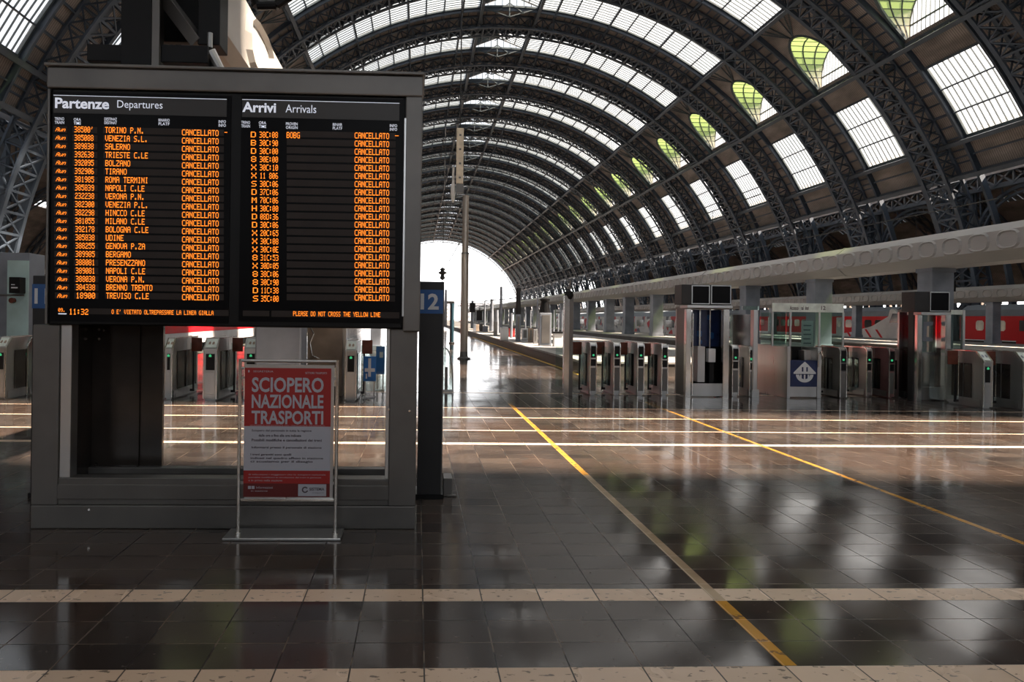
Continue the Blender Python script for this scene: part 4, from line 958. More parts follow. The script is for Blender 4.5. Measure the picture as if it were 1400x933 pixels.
mb.build('emblem', M['signwhite'], sg)
mb = MB()
for dx in (-.05, .05): mb.box(cxx+dx-.017, cxx+dx+.017, ya-.004, ya-.002, czz+.05, czz+.15)
mb.box(cxx-.2, cxx+.2, ya-.004, ya-.002, czz-.018, czz-.004); mb.build('emblem_gap', M['navy'], sg)
zh0, zh1 = zz_(427), zz_(415)
mb = MB(); hx0, hx1 = f(1056, 420), f(1153, 420); mb.box(hx0, hx1, Y-.02, Y+.02, zh0, zh1); h = mb.build('header', M['palepanel'], t, bevel=.003)
mb = MB(); 
for s, u0, u1 in (('Accesso', 1080, 1092), ('ai', 1096, 1099), ('binari', 1101, 1106), ('12', 1123, 1129)):
    a = rect(u0, u1, 418.5, 424, Y-.03); text(mb, s, a[0], a[1], a[2], a[3], Y-.023, .02)
mb.build('header_lettering', M['ink'], h)
for (u0, u1) in ((1056, 1079), (1082, 1119), (1121, 1152)):
    a = rect(u0, u1, 427, 474, Y); mb = MB(); mb.box(a[0], a[1], Y-.006, Y+.006, zc, zh0); mb.build('glass_panel', M['glassg'], t)
for u in (1056, 1080.5, 1120, 1152.5):
    a = rect(u-1, u+1, 427, 474, Y); mb = MB(); mb.box(a[0], a[1], Y-.015, Y+.015, zc, zh0); mb.build('mullion', M['steel'], t)
mb = MB(); mb.box(f(1033, 421), hx0, Y+.6, Y+.64, zh0+.04, zh1-.06); mb.build('header_arm', M['glassg'], t)
mb = MB(); mb.box(x0, x1, Y+1.3, Y+1.32, zc, zh0); mb.build('rear_glass', M['glassg'], t)
a = rect(1096, 1112, 439, 480, Y+.35); mb = MB(); mb.box(a[0], a[1], Y+.35, Y+.37, a[2]+.1, a[3]); nb = mb.build('white_notice', M['signwhite'], t)
mb = MB()
for i in range(5): mb.box(a[0]+.04, a[1]-.05-.02*(i % 2), Y+.347, Y+.35, a[3]-.12-i*.1, a[3]-.09-i*.1)
mb.build('notice_lines', M['column'], nb)
a = rect(1098, 1110, 479, 493, Y+.3); mb = MB(); mb.box(a[0], a[1], Y+.25, Y+.5, a[2], a[3]); mb.build('notice_stand', M['steel'], t, bevel=.01)
a = rect(1083, 1096, 474, 492, Y+.5); mb = MB(); mb.box(a[0], a[1], Y+.5, Y+.9, .6, a[3]); mb.build('dark_case', M['black'], t, bevel=.01)
a = rect(1118.5, 1123.5, 480, 502, Y-.05); mb = MB(); mb.path([(a[0]+.02, Y-.03, a[2]), (a[0]+.02, Y-.03, a[3]-.05), (a[1], Y-.03, a[3]), (a[1]+.03, Y-.03, a[3]-.1)], .014, 8); mb.build('hook_handle', M['bright_steel'], t)
# wide cabinet left of it, and pillar cabinets at px 1012-1035
YL = flr(1080, 544)[1]
a = rect(1078, 1082, 474, 545, YL); gl_ = gate(1076, 1080.5, 544.5, 474, 1.1, 'slim', 'broad steel cabinet along the left side of the glass enclosure', GR, paddle=False)
a = rect(1030, 1036, 424, 543, 14.9)
t = thing('gate_post', ((a[0]+a[1])/2, 15, 0), 'tall steel and glass post between the booth and the glass enclosure', 'post')
mb = MB(); mb.box(a[0], a[1], 14.9, 15.05, 0, a[3]); mb.build('post', M['steel'], t, bevel=.006); mb = MB(); mb.box(a[0]+.02, a[0]+.035, 15.05, 16.1, .05, a[3]-.1); mb.build('glass_side', M['glassg'], t)
mb = MB(); mb.box(a[0]-.03, a[1]+.03, 14.88, 15.07, .0, .16); mb.build('foot', M['steel'], t)
gate(1024, 1029, 543, 474, .9, 'slim', 'narrow steel gate cabinet just left of the tall post by the glass enclosure', GR, paddle=False)
# curved glass barrier by the 12 pillar
Y = flr(613, 536)[1]
t = thing('glass_barrier', (.7, Y, 0), 'curved glass barrier with steel rim beside the 12 pillar', 'glass barrier')
pts = [at(px, py, Y) for px, py in ((609, 476), (612, 478), (615.5, 486), (618, 498), (619, 512), (619, 533))]
mb = MB(); mb.path([(x, Y, z) for x, z in pts], .018, 8); mb.build('rim', M['steel'], t)
xl = at(601, 500, Y)[0]; mb = MB(); mb.prism([(xl, .05)]+[(xl, pts[0][1])]+pts[:-1]+[(pts[-1][0], .05)], 'y', Y-.006, Y+.006); mb.build('glass', M['glassc'], t)
a = rect(608, 612, 502, 536, Y); mb = MB(); mb.box(a[0], a[1], Y-.05, Y+.05, 0, a[3]); mb.build('post', M['dark_steel'], t); mb = MB(); mb.box(xl, pts[-1][0]+.02, Y-.06, Y+.06, 0, .05); mb.build('base', M['steel'], t)
# blue picture signs behind the opening
for (p0, p1, q0, q1, Y, lab) in ((497, 514, 487.5, 521.5, 14.2, 'blue floor sign with white figures, right of the black reader gate'), (514, 526, 474, 512, 15.6, 'blue sign further back with a white letter, by the frame')):
    a = rect(p0, p1, q0, q1, Y); t = thing('blue_sign', ((a[0]+a[1])/2, Y, 0), lab, 'sign')
    mb = MB(); mb.box(a[0], a[1], Y, Y+.03, a[2], a[3]); s = mb.build('sign_panel', mat('sign_blue_bright', (.015, .16, .50), .4), t, bevel=.003)
    mb = MB(); cxx, czz = (a[0]+a[1])/2, (a[2]+a[3])/2; w_, h_ = (a[1]-a[0]), (a[3]-a[2])
    if Y < 15: mb.box(cxx-w_*.12, cxx+w_*.10, Y-.004, Y, czz-h_*.32, czz+h_*.42); mb.box(cxx-w_*.4, cxx+w_*.42, Y-.005, Y-.001, czz-h_*.12, czz+h_*.02); mb.box(cxx-w_*.32, cxx-w_*.2, Y-.004, Y, czz-h_*.4, czz-h_*.2)
    else: mb.box(cxx-.02, cxx+.06, Y-.004, Y, czz+h_*.1, czz+h_*.3)
    mb.build('white_figure', M['signwhite'], s)
    mb = MB(); mb.box(a[0]+.02, a[0]+.05, Y+.01, Y+.03, 0, a[2]); mb.box(a[1]-.05, a[1]-.02, Y+.01, Y+.03, 0, a[2]); mb.box(a[0], a[1], Y-.15, Y+.15, 0, .02); mb.build('stand', M['steel'], t)
# beige kiosk panel + left column with intercom
a = rect(420, 468, 440, 549, 14.4); t = thing('kiosk', ((a[0]+a[1])/2, 14.7, 0), 'tall beige brown kiosk standing behind the strike poster', 'kiosk')
mb = MB(); mb.box(a[0], a[1], 14.4, 15.1, 0, a[3]+.6); mb.build('kiosk_body', M['beige'], t, bevel=.01); mb = MB(); x, z = at(424, 470, 14.38); mb.path([(x, 14.38, z+.35), (x+.08, 14.38, z+.2), (x, 14.38, z), (x+.05, 14.38, z-.25), (x+.2, 14.38, z-.32)], .012, 6); mb.box(a[0]+.05, a[1]-.1, 14.385, 14.4, z-.9, z-.5); mb.build('cable', M['bright_steel'], t)
Y = 17.5; a = rect(-30, 37, 345, 460, Y)
t = thing('service_pillar', ((a[0]+a[1])/2, Y+.4, 0), 'pale teal pillar with a black intercom box at the left edge', 'pillar')
xs = at(8, 400, Y)[0]
mb = MB(); mb.box(a[0], a[1], Y+.08, Y+.8, 0, a[3]); mb.build('pillar_body', M['column'], t, bevel=.01)
b = rect(8, 37, 355, 460, Y); mb = MB(); mb.box(xs, b[1], Y+.05, Y+.08, .3, b[3]-.02); mb.build('teal_cladding', M['teal'], t)
b = rect(12, 27, 379, 401, Y-.2); mb = MB(); mb.box(b[0], b[1], Y-.2, Y+.06, b[2], b[3]); ib = mb.build('intercom_box', M['black'], t, bevel=.01)
mb = MB(); mb.box(b[0]+.06, b[1]-.05, Y-.206, Y-.2, b[2]+.12, b[2]+.15); mb.box(b[0]+.06, b[1]-.12, Y-.206, Y-.2, b[2]+.2, b[2]+.22); mb.build('intercom_label', M['signwhite'], ib)
x, z = at(17, 411, Y); mb = MB(); mb.tube((x, Y-.05, z), (x, Y+.05, z), .07, 12); mb.build('round_button', M['maroon'], t)
mb = MB(); mb.path([(a[0], Y-.02, at(5, 403, Y)[1]), (b[1], Y-.02, at(30, 404, Y)[1])], .02, 8); mb.build('pipe', M['dark_steel'], t)
# long white lit beam & cabinets behind left
for i, (p0, p1, q0, q1, Y, m_, nm, lab, cat_) in enumerate([
    (22, 52, 368, 374, 30, 'duct', 'light_beam', 'long pale horizontal beam behind the teal pillar', 'beam'),
    (30, 44, 420, 458, 22, 'darkmetal', 'switch_cabinet', 'black equipment cabinet between the teal pillar and the 11 pillar', 'cabinet')]):
    a = rect(p0, p1, q0, q1, Y); mb = MB()
    if i == 0: mb.box(a[0]-3, a[1]+1.2, Y, Y+.3, a[2], a[3]); mb.box(a[0]-2.5, a[0]-2.3, Y+.1, Y+.2, .36, a[2]); mb.box(a[1]+.9, a[1]+1.1, Y+.1, Y+.2, -.75, a[2])
    else: mb.box(a[0], a[1], Y, Y+.5, .36, a[3]); mb.box(a[0]-.03, a[1]+.03, Y-.03, Y+.53, a[3], a[3]+.05)
    tag(mb.build(nm, M[m_], bevel=.01), lab, cat_)

# ================================================================== ducts on columns
def duct(xc, w, z0, z1, y0, y1, m_, label, seg=None, ch=.22):
    t = thing('overhead_duct', (xc, y0, z0), label, 'duct'); h = z1-z0; xa, xb = xc-w/2, xc+w/2
    c = ch*h
    poly = [(xa+c*1.4, z0), (xb-c*1.4, z0), (xb, z0+c*1.2), (xb, z1-c), (xb-c*1.2, z1), (xa+c*1.2, z1), (xa, z1-c), (xa, z0+c*1.2)]
    mb = MB(); mb.prism(poly, 'y', y0, y1); mb.build('casing', m_, t)
    mb = MB(); seg = seg or 1.16; y = y0+.6                    # embossed rounded fields on both flanks
    while y < min(y1, y0+130)-seg:
        for xx, e in ((xa, -1), (xb, 1)):
            zc_, hh, ll = (z0+c*1.2+z1-c)/2, (h-2.2*c)/2*1.02, seg*.40
            for i in range(14):
                a0, a1 = 2*pi*i/14, 2*pi*(i+1)/14
                P = lambda a_, k_: (y+seg/2+ll*k_*math.copysign(abs(cos(a_))**.7, cos(a_)), zc_+hh*k_*math.copysign(abs(sin(a_))**.7, sin(a_)))
                p, q, r1, r2_ = P(a0, 1), P(a1, 1), P(a1, .86), P(a0, .86)
                mb.face([(xx, *p), (xx, *q), (xx+e*.05, *r1), (xx+e*.05, *r2_)])
                mb.face([(xx+e*.05, *r2_), (xx+e*.05, *r1), (xx, y+seg/2+(r1[0]-y-seg/2)*.86, zc_+(r1[1]-zc_)*.86), (xx, y+seg/2+(r2_[0]-y-seg/2)*.86, zc_+(r2_[1]-zc_)*.86)])
        y += seg
    mb.build('embossed_fields', m_, t)
    mb = MB(); y = y0
    while y < y1:
        s = .025; mb.prism([(px_+(-s if px_ < xc else s), pz+(-s if pz < (z0+z1)/2 else s)) for px_, pz in poly], 'y', y, y+.07); y += 14.7
    mb.build('joint_band', m_, t)
    return t
a0_ = depth_at(1400, 19.0)
duct(19.0+.95, 1.9, 3.80, 5.04, 15.5, 286, M['duct'], 'long pale grey embossed duct running along the right platform')
X2 = 39.2; yy = depth_at(1400, X2)
duct(X2+.8, 1.6, at(1400, 411.5, yy)[1], at(1400, 388, yy)[1], 27, 286, M['duct2'], 'second, further grey duct just above the roof of the red trains')
def column(xc, w, d, y, z1, label, base=.36, sign=False, grp=None):
    t = thing('duct_column', (xc, y, base), label, 'column', grp)
    mb = MB(); mb.box(xc-w/2, xc+w/2, y, y+d, base, z1); mb.build('shaft', M['column'], t, bevel=.03)
    mb = MB(); mb.box(xc-w/2-.05, xc+w/2+.05, y-.05, y+d+.05, base, base+.25); mb.box(xc-w/2-.04, xc+w/2+.04, y-.04, y+d+.04, z1-.18, z1); mb.build('collar', M['column'], t, bevel=.01)
    if sign:
        mb = MB(); mb.box(xc-w/2+.1, xc-w/2+.42, y-.02, y, z1-1.12, z1-.97); mb.build('small_plate', M['blue'], t)
        mb = MB(); mb.box(xc+w/2-.02, xc+w/2+.14, y+.1, y+.3, z1-.9, z1-.5); mb.build('loudspeaker', M['black'], t)
    return t
CG = 'grey columns under the long pale duct'
cols = [1275, 1115, 1020, 893, 855]
labs = ['wide grey column under the pale duct, behind the single monitor booth', 'grey column under the pale duct, behind the glass enclosure', 'grey column under the pale duct, right of the twin monitor booth', 'grey column under the pale duct, just left of the twin monitor booth', 'grey column under the pale duct, second left of the twin monitor booth']
for i, (px, lab) in enumerate(zip(cols, labs)):
    column(19.0+.85, .85, .8, depth_at(px, 19.45), 3.82, lab, sign=(i == 0), grp=CG)
y = 46.4; column(19.85, .85, .8, y, 3.82, 'grey column under the pale duct, hidden partly by the twin monitor booth', grp=CG)
y = 69.5; i = 0
while y < 250:
    column(19.85, .85, .8, y, 3.82, '%s small grey column under the far half of the pale duct, left of the booths' % ORD[i] if i < 4 else 'tiny far grey column under the distant end of the pale duct', grp=CG if i < 4 else 'tiny far columns under the pale duct'); y += 7.4; i += 1
y = 31; i = 0
while y < 200:
    column(X2+.8, .6, .6, y, at(1400, 411.5, depth_at(1400, X2))[1]+.02, 'slim grey column in front of the red trains, under the second duct', grp='slim columns before the red trains'); y += 14.7; i += 1
# left duct above the board and its column
t = duct(-2.0, .5, 4.12, 4.90, 6.1, 286, M['ductwhite'], 'white painted duct end showing above the top of the board', 1.6, .10)
mb = MB(); mb.box(-2.3, -1.755, 6.02, 6.095, 4.05, 4.98); mb.build('end_cap', M['black'], t, bevel=.01)
t = column(-2.62, .86, .7, 13.0, 4.10, 'blue-grey column standing behind the strike poster', base=0)
t2 = column(-2.05, .50, .5, 34, 4.10, 'grey column under the white duct far behind the board', base=0)
# bracket under the near duct end
t = thing('duct_bracket', (-1.1, 6.3, 4.6), 'dark curved pipe fitting beside the white duct end, above the board', 'pipe fitting')
x, z = at(352, 8, 6.6); mb = MB(); mb.path([(x-.05, 6.6, z+.5), (x-.04, 6.6, z+.1), (x+.0, 6.6, z), (x+.18, 6.6, z+.01), (x+.3, 6.6, z+.1), (x+.42, 6.7, z+.3)], .045, 10); mb.build('pipe', M['black'], t)
# strip lamps under the duct
for (p0, p1, py, X, lab) in ((1352, 1393, 353.5, 20.5, 'white tube lamp under the pale duct at the right edge'), (1222, 1238, 369, 21.5, 'small white tube lamp under the pale duct, left of the wide column'), (1322, 1350, 352.5, 22.5, 'thin white tube lamp under the duct, left of the brightest one')):
    ya, yb_ = depth_at(p1, X), depth_at(p0, X); z = at((p0+p1)/2, py, (ya+yb_)/2)[1]
    t = thing('strip_lamp', (X, (ya+yb_)/2, z), lab, 'lamp'); mb = MB(); mb.box(X-.06, X+.06, ya, yb_, z-.04, z+.02); mb.build('tube', M['lamp'], t)
    mb = MB(); mb.box(X-.09, X+.09, ya-.05, yb_+.05, z+.021, z+.08); mb.box(X-.01, X+.01, (ya+yb_)/2-.01, (ya+yb_)/2+.01, z+.08, z+1.2); mb.build('casing', M['dark_steel'], t)

# ================================================================== trains
def train(y0, y1, label, nose=None, lit=False, X=42.5, zr=3.20, zb=.54):
    t = thing('train', (X+1.4, y0, -.6), label, 'train'); w = 2.85; z0 = -.15
    zs = 2.33                                # foot of the grey roof
    mb = MB(); mb.box(X, X+w, y0, y1, zb, zs); mb.build('red_body', M['trainred'], t, bevel=.03)
    mb = MB(); mb.prism([(X-.01, zs-.02), (X+.12, zs+.45), (X+.6, zr-.06), (X+1.4, zr), (X+2.25, zr-.06), (X+w-.12, zs+.45), (X+w+.01, zs-.02)], 'y', y0+.02, y1-.02); mb.build('roof', M['traingrey'], t)
    mb = MB(); mb.box(X+.01, X+w-.01, y0+.03, y1-.03, z0, zb); mb.build('lower_body', M['trainwhite'] if not lit else M['black'], t)
    mb = MB(); mb.box(X-.012, X, y0+.05, y1-.05, zb-.07, zb+.0); mb.build('white_stripe', M['signwhite'], t)
    y = y0+1.6; n = 0
    while y < y1-2.2 and n < 60:
        if n % 9 in (4,): 
            mb = MB(); mb.box(X-.02, X-.001, y, y+1.0, zb-.2, zs-.12); d = mb.build('door', M['trainwhite' if not lit else 'trainred'], t); mb = MB(); mb.box(X-.03, X-.021, y+.25, y+.75, 1.25, 2.0); mb.build('door_window', M['trainglass'], d)
        else:
            mb = MB(); z_a, z_b = 1.22, 1.98; L_ = (.72 if lit else 1.0); r_ = .14
            pl = [(y+r_, z_a), (y+L_-r_, z_a), (y+L_, z_a+r_), (y+L_, z_b-r_), (y+L_-r_, z_b), (y+r_, z_b), (y, z_b-r_), (y, z_a+r_)]
            mb.prism(pl, 'x', X-.015, X-.001); mb.build('window', M['trainlit' if lit else 'trainglass'], t)
        y += (.95 if lit else 1.45) if n % 9 != 4 else 1.9; n += 1
    y = y0+2.0; n = 0
    while y < y1-3 and n < 12:
        mb = MB()
        for q in (y, y+2.4): mb.tube((X+.2, q, -.2), (X+.32, q, -.2), .42, 16)
        mb.box(X+.15, X+.3, y-.4, y+2.8, -.25, .1); mb.build('bogie', M['darkmetal'], t); y += 17 if (n % 2 == 0) else 8.5; n += 1
    if nose == 'near':                       # pale wedge-shaped driving end at the near end
        mb = MB(); L_ = 5.5
        side_ = [(y0, zb-.5), (y0-1.9, zb-.45), (y0-2.1, zb+.15), (y0-1.4, 1.4), (y0-.25, 2.75), (y0+.4, zr-.2), (y0+.6, zr-.3), (y0+.8, 2.3), (y0+3.0, 1.4), (y0+6.0, .8), (y0+8, zb), (y0+8, zb-.5)]
        mb.prism(side_, 'x', X-.03, X+w+.03); mb.build('driving_end', M['trainwhite'], t, bevel=.05)
        mb = MB(); mb.prism([(y0-1.25, 1.75), (y0-.45, 2.55), (y0+.2, 2.55), (y0+.6, 1.75)], 'x', X-.05, X-.031); mb.build('cab_window', M['trainglass'], t)
        mb = MB()
        for k_ in range(4): 
            b_ = y0+1.2+k_*1.5; mb.prism([(b_, zb-.45), (b_+.3, zb-.45), (b_+1.3, zb+.55), (b_+1.0, zb+.55)], 'x', X-.045, X-.031)
        mb.build('red_slashes', M['trainred'], t)
    return t
train(depth_at(1236, 42.5)+1.2, 205, 'long red train with a white wedge-shaped nose, ending left of the single monitor booth', nose='near')
train(31, depth_at(1312, 42.5), 'red train with rounded curtained windows at the right edge', lit=True)
train(38, 60, 'red train on the left side, glimpsed through the opening under the board', X=-17.0)
# graffiti-painted coach on a nearer track
gm = mat('graffiti_paint', (.55, .5, .5), .5); tt_ = gm.node_tree; vo = tt_.nodes.new('ShaderNodeTexVoronoi'); vo.inputs['Scale'].default_value = 1.3; tc_ = tt_.nodes.new('ShaderNodeTexCoord'); rr_ = tt_.nodes.new('ShaderNodeValToRGB')
tt_.links.new(tc_.outputs['Object'], vo.inputs['Vector']); tt_.links.new(vo.outputs['Color'], rr_.inputs[0]); tt_.links.new(rr_.outputs[0], tt_.nodes['Principled BSDF'].inputs['Base Color'])
rr_.color_ramp.interpolation = 'CONSTANT'; e_ = rr_.color_ramp.elements; e_[0].color = (.55, .55, .56, 1); e_[1].position = .45; e_[1].color = (.5, .03, .04, 1)
for p_, c_ in ((.58, (.12, .12, .16, 1)), (.7, (.6, .6, .6, 1)), (.85, (.25, .3, .2, 1))): q_ = e_.new(p_); q_.color = c_
t = thing('train', (27.6, 70, -.6), 'train covered in red and white graffiti behind the slim gates', 'train')
mb = MB(); mb.box(26.2, 29.0, 62, 150, .0, 2.1); mb.build('painted_body', gm, t, bevel=.05)
mb = MB(); mb.prism([(26.2, 2.1), (26.5, 2.55), (27.6, 2.75), (28.7, 2.55), (29.0, 2.1)], 'y', 62.05, 149.9); mb.build('roof', M['traingrey'], t)
mb = MB(); mb.box(26.3, 28.9, 62.1, 149.9, -.55, .0); mb.build('underframe', M['darkmetal'], t)
for i in range(18):
    mb = MB(); y = 64+i*4.7; mb.box(26.18, 26.199, y, y+2.4, .95, 1.7); mb.build('window', M['trainglass'], t)

# ================================================================== main pole and hanging lights
xP, yP = flr(634, 491); zP = at(637, 268, yP)[1]
t = thing('steel_pole', (xP, yP, 0), 'tall brushed steel pole standing on the shiny walkway', 'pole')
mb = MB(); mb.tube((xP, yP, 0), (xP, yP, 4.3), .155, 20); mb.tube((xP, yP, 4.3), (xP, yP, zP), .13, 20); mb.build('shaft', M['beige'], t, smooth=True)
sh = bpy.data.objects[t.children[0].name]; sh.data.materials[0] = mat('warm_pole_steel', (.40, .35, .30), .32, .7, .2, 1.5, stretch=(1, 1, .2))
mb = MB(); mb.lathe(xP, yP, [(.27, 0), (.27, .05), (.17, .09), (.16, .3)], 20); mb.build('base_flange', M['dark_steel'], t, smooth=True)
mb = MB(); mb.tube((xP, yP, 4.27), (xP, yP, 4.34), .17, 20); mb.build('joint_collar', M['dark_steel'], t)
yh = yP-1.0; a = rect(624, 633.5, 176, 252, yh); xh = (a[0]+a[1])/2
t = thing('hanging_light', (xh, yh, a[2]), 'long pale upright housing hanging on a wire above the steel pole', 'hanging light')
mb = MB(); mb.box(a[0], a[1], yh-.13, yh+.13, a[2], a[3]); mb.build('housing', mat('lit_cream', (.70, .60, .46), .5, 0, .2, 3), t, bevel=.03)
mb = MB()
for i in range(4): z = a[2]+.2+i*(a[3]-a[2]-.3)/3.4; mb.box(xh-.04, xh+.04, yh-.14, yh-.13, z, z+.07)
mb.build('clip', M['dark_steel'], t)
b = rect(624, 634, 252, 264, yh); mb = MB(); mb.box(b[0], b[1], yh-.11, yh+.11, b[2], b[3]); mb.build('lower_fitting', M['dark_steel'], t)
mb = MB(); mb.tube((xh, yh, a[3]), (xh, yh, 33.0), .025, 6); mb.bar((a[0]-.25, yh, a[3]+.12), (a[1]+.1, yh, a[3]+.3), .05); mb.build('wire', M['darkmetal'], t)
x, z = at(619.5, 262, yh); t = thing('lantern_lamp', (x, yh, z), 'small white teardrop lamp hanging beside the pale upright housing', 'lamp')
mb = MB(); mb.lathe(x, yh, [(.02, z-.44), (.06, z-.35), (.10, z-.1), (.09, z+.15), (.05, z+.4), (.04, z+.95)], 14); mb.build('glass_shade', M['ductwhite'], t, smooth=True)
mb = MB(); mb.tube((x, yh, z+.95), (a[0]+.02, yh, z+1.25), .02, 6); mb.tube((x, yh, z+.95), (x, yh, z+.8), .03, 6); mb.build('arm', M['darkmetal'], t)

# ================================================================== things on and beside the walkway, towards the open end
def on(px0, px1, py0, py1, h=.40):
    xm = (px0+px1)/2; Y = flr(xm, py1, h)[1]; a = rect(px0, px1, py0, py1, Y); return Y, a
def crate(px0, px1, py0, py1, m_, name, lab, cat_, h=.40, d=None, parts=()):
    Y, a = on(px0, px1, py0, py1, h); d = d or (a[1]-a[0])*.8
    t = thing(name, ((a[0]+a[1])/2, Y+d/2, h), lab, cat_)
    mb = MB(); mb.box(a[0], a[1], Y, Y+d, h, a[3]); mb.build('casing', M[m_], t, bevel=.02)
    if 'ribs' in parts:
        mb = MB(); n = 5
        for i in range(n): x = a[0]+(a[1]-a[0])*(i+.5)/n; mb.box(x-.04, x+.04, Y-.03, Y, h+.1, a[3]-.1)
        mb.build('upright_rib', M['steel'], t)
    if 'door' in parts: mb = MB(); mb.box(a[0]+.08, a[1]-.08, Y-.02, Y, h+.12, a[3]-.1); mb.build('door', M['dark_steel'], t, bevel=.01)
    if 'lid' in parts: mb = MB(); mb.box(a[0]-.05, a[1]+.05, Y-.05, Y+d+.05, a[3], a[3]+.08); mb.build('lid', M['black'], t, bevel=.01)
    return t, Y, a
crate(684.5, 695, 448, 466, 'steel', 'ribbed_cabinet', 'silver ribbed cabinet on the raised platform, leftmost of the near ones', 'cabinet', parts=('ribs',))
crate(696, 704, 449, 461, 'red', 'red_box', 'dark red equipment box behind the silver ribbed cabinet', 'box', parts=('lid',))
t, Y, a = crate(705.5, 712, 430, 467, 'column', 'signal_mast', 'dark mast with a widened foot, right of the silver ribbed cabinet', 'mast', parts=('door',))
mb = MB(); xm = (a[0]+a[1])/2; mb.tube((xm, Y+.15, a[3]), (xm, Y+.15, at(708, 396, Y)[1]), .15, 12, .12); mb.lathe(xm, Y+.15, [(.16, at(708, 398, Y)[1]), (.16, at(708, 394, Y)[1]), (.05, at(708, 392, Y)[1])], 12); mb.build('mast_top', M['darkmetal'], t)
crate(713.5, 722, 449, 465, 'steel', 'grey_locker', 'pale grey locker right of the dark mast on the platform', 'locker', parts=('door',))
crate(722.5, 729, 449, 468, 'beige', 'grey_locker', 'beige locker with dark edges, second right of the dark mast', 'locker', parts=('door',))
crate(729.5, 735, 450, 470, 'steel', 'grey_locker', 'narrow silver locker left of the big blue-grey cabinet', 'locker', parts=('door',))
t, Y, a = crate(738, 754, 428, 473, 'column', 'equipment_cabinet', 'big blue-grey cabinet with a black cap on the raised platform', 'cabinet', parts=('door',))
mb = MB(); xm = (a[0]+a[1])/2; mb.tube((xm, Y+.3, a[3]), (xm, Y+.3, at(746, 410, Y)[1]), .28, 14, .16); mb.lathe(xm, Y+.3, [(.2, at(746, 412, Y)[1]), (.25, at(746, 409, Y)[1]), (.1, at(746, 406.5, Y)[1])], 14); mb.build('cap', M['black'], t)
crate(757.5, 770, 456, 474, 'trainwhite', 'white_box', 'low white box left of the tall ball-topped post', 'box', parts=('lid',))
crate(675, 680, 440, 460, 'concrete', 'stone_block', 'grey upright block on the platform left of the silver ribbed cabinet', 'block')
for i, (p0, p1, q0, q1, m_) in enumerate([(647, 650.5, 443, 453, 'column'), (650.8, 655, 444, 453, 'beige'), (655.4, 660, 443, 453.3, 'darkmetal'), (660.3, 667, 446, 453.6, 'column')]):
    crate(p0, p1, q0, q1, m_, 'luggage_trolley', '%s parked trolley in the distant cluster right of the steel pole, from the left' % ORD[i], 'trolley')
for (px, q0, q1, w, lab) in ((617.5, 415, 470, .14, 'dark blue post standing on the shiny walkway left of the steel pole'),):
    x, Y = flr(px, q1); z = at(px, q0, Y)[1]; t = thing('walkway_post', (x, Y, 0), lab, 'post'); mb = MB(); mb.tube((x, Y, 0), (x, Y, z), w, 12); mb.build('shaft', mat('blue_black_paint', (.015, .045, .065), .4), t)
    mb = MB(); mb.box(x-.35, x+.12, Y-.1, Y+.1, z, z+.12); mb.lathe(x, Y, [(.2, 0), (.2, .06), (.14, .1)], 12); mb.build('cap_arm', M['darkmetal'], t)
def mast(px, q0, q1, r, lab, h=.4, arms=(), cat_='mast', lamp=False):
    Y = flr(px, q1, h)[1]; x = at(px, q1, Y)[0]; z = at(px, q0, Y)[1]
    t = thing('line_mast', (x, Y, h), lab, cat_); mb = MB(); mb.tube((x, Y, h), (x, Y, z), r, 8, r*.7); mb.build('shaft', M['column'], t)
    for (py, l, up_) in arms:
        zz2 = at(px, py, Y)[1]; mb = MB(); mb.bar((x-l*.5, Y, zz2), (x+l*.5, Y, zz2+up_), .08); mb.bar((x, Y, zz2+.6), (x+l*.5, Y, zz2+up_), .05); mb.build('arm', M['darkmetal'], t)
    if lamp: mb = MB(); mb.box(x-.35, x+.35, Y-.2, Y-.05, at(px, q0+3, Y)[1]-1.2, at(px, q0+3, Y)[1]); mb.build('signal_head', M['black'], t)
    return t
mast(684.5, 392, 455, .16, 'tall thin mast right of centre in the open end, left of the dark mast', arms=((412, 3, .3),))
mast(672, 409, 453, .22, 'stout mast with a flat top, second left of the tall thin mast')
mast(662.5, 412, 450, .12, 'thin dark mast between the steel pole and the stout mast', arms=((420, 1.5, .2),))
mast(655, 422, 449, .12, 'short mast with a round head right of the steel pole', lamp=True)
mast(645.5, 411, 449, .20, 'signal mast with two dark heads close right of the steel pole', arms=((419, 4, .1), (424, 3, 0)), lamp=True)
mast(679, 424, 456, .2, 'short dark mast beside the stout mast')
mast(734, 400, 468, .05, 'very thin bent rod rising behind the grey lockers', arms=())
mast(609, 396, 447, .22, 'pale rusty mast close to the right edge of the 12 pillar')
mast(699, 428, 462, .1, 'thin pole behind the red equipment box')
for i, px in enumerate((757, 763, 768, 718, 725)): mast(px, 424+(i % 2)*5, 458, .07, '%s thin fence pole behind the cabinets left of the ball-topped post' % ORD[i], cat_='pole')
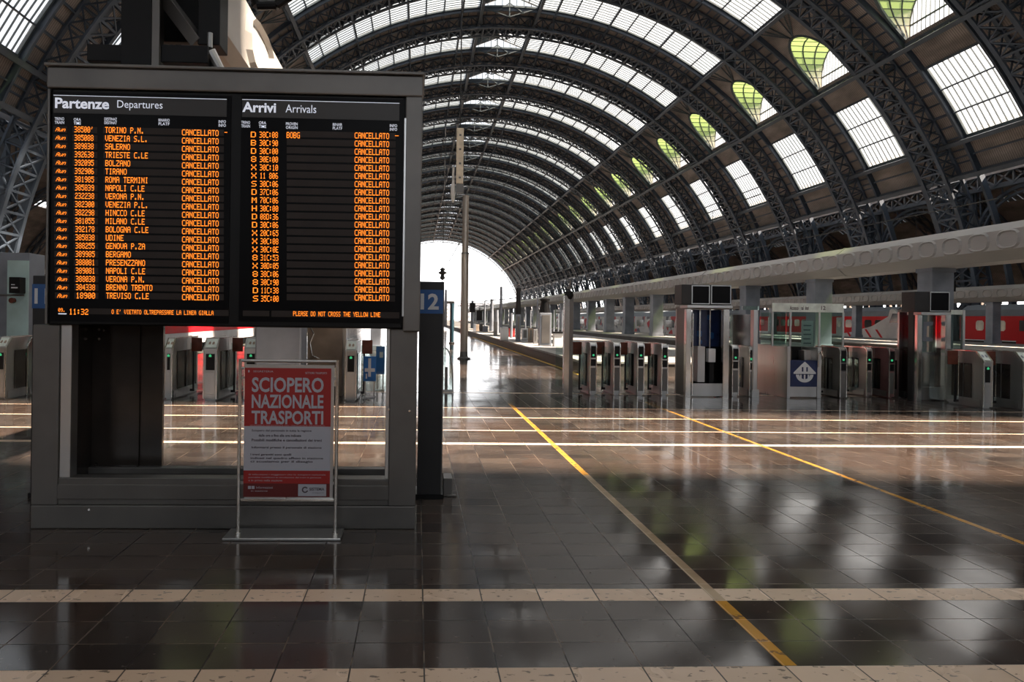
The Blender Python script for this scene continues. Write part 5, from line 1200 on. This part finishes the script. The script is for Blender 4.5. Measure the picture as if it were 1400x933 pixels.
# catenary : the wire, its droppers and a big insulator in the open end
yC = 120.0; xc_, zc_ = at(605, 373, yC)
t = thing('wire_insulator', (xc_, yC, zc_), 'dark insulator cluster on overhead wires in the open end above the 12 pillar', 'insulator')
mb = MB(); mb.lathe(xc_, yC, [(.15, zc_-1.3), (.5, zc_-1.0), (.3, zc_-.4), (.9, zc_+.0), (.3, zc_+.3), (.55, zc_+.6), (.12, zc_+.9)], 10); mb.build('insulator_body', M['darkmetal'], t)
mb = MB(); mb.tube((xc_, yC, zc_), (xc_+.2, yC, CZ+R-.5), .07, 6); x2, z2 = at(629, 331, yC-40); mb.tube((xc_, yC, zc_), (x2, yC-40, z2), .07, 6)
mb.tube((xc_, yC, zc_), (xc_, yC, .4), .06, 6); mb.build('wire', M['darkmetal'], t)
for i, X in enumerate((-6.5, 15.3, 26.2, 38.5)):
    t = thing('overhead_wire', (X, 22, 6.3), ['contact wire over the track left of the walkway', 'contact wire over the track beyond the raised platform', 'contact wire over the rails before the red trains', 'contact wire nearest the red trains'][i], 'overhead wire')
    mb = MB(); mb.tube((X, 30, 6.2), (X, 320, 6.2), .03, 5); mb.tube((X, 30, 7.4), (X, 320, 7.4), .03, 5)
    for k_ in range(16): y = 35+k_*18; mb.tube((X, y, 6.2), (X, y, 7.4), .015, 4)
    mb.build('wires', M['darkmetal'], t)
# beyond the open end: portals, signals and low buildings
for i, (y, lab) in enumerate(((312, 'nearest wire portal just outside the open end of the hall'), (352, 'second wire portal outside the open end'), (400, 'furthest wire portal outside the open end'))):
    t = thing('wire_portal', (CX, y, -.75), lab, 'wire portal'); mb = MB()
    for x in (-34, -12, 9, 30, 52): mb.bar((x, y, -.75), (x, y, 9.5), .5, .5)
    mb.build('posts', M['column'], t); mb = MB(); mb.bar((-34, y, 9.2), (52, y, 9.2), .3); mb.bar((-34, y, 8.1), (52, y, 8.1), .3)
    for k_ in range(43): mb.bar((-34+2*k_, y, 8.1 if k_ % 2 else 9.2), (-32+2*k_, y, 9.2 if k_ % 2 else 8.1), .12)
    mb.build('lattice_beam', M['column'], t)
for i, (x, w, h_, y, lab) in enumerate(((-60, 34, 16, 620, 'pale distant block of flats left of the tracks'), (-14, 22, 12, 640, 'low pale building far down the line, left'), (12, 26, 17, 700, 'pale taller building at the far end of the tracks'), (42, 40, 13, 600, 'long low pale building far right of the tracks'), (100, 60, 20, 660, 'wide distant building behind the right vault'))):
    t = thing('building', (x+w/2, y, -.8), lab, 'building'); mb = MB(); mb.box(x, x+w, y, y+15, -.8, h_); mb.build('wall', M['facade'], t); mb = MB(); mb.box(x-.6, x+w+.6, y-.6, y+15.6, h_, h_+1); mb.build('roof', M['traingrey'], t)
    for k_ in range(int(w/5)):
        for l_ in range(int(h_/4)): mb = MB(); mb.box(x+2+k_*5, x+4+k_*5, y-.1, y, 1.5+l_*3.8, 3.6+l_*3.8); mb.build('window', M['trainglass'], t)
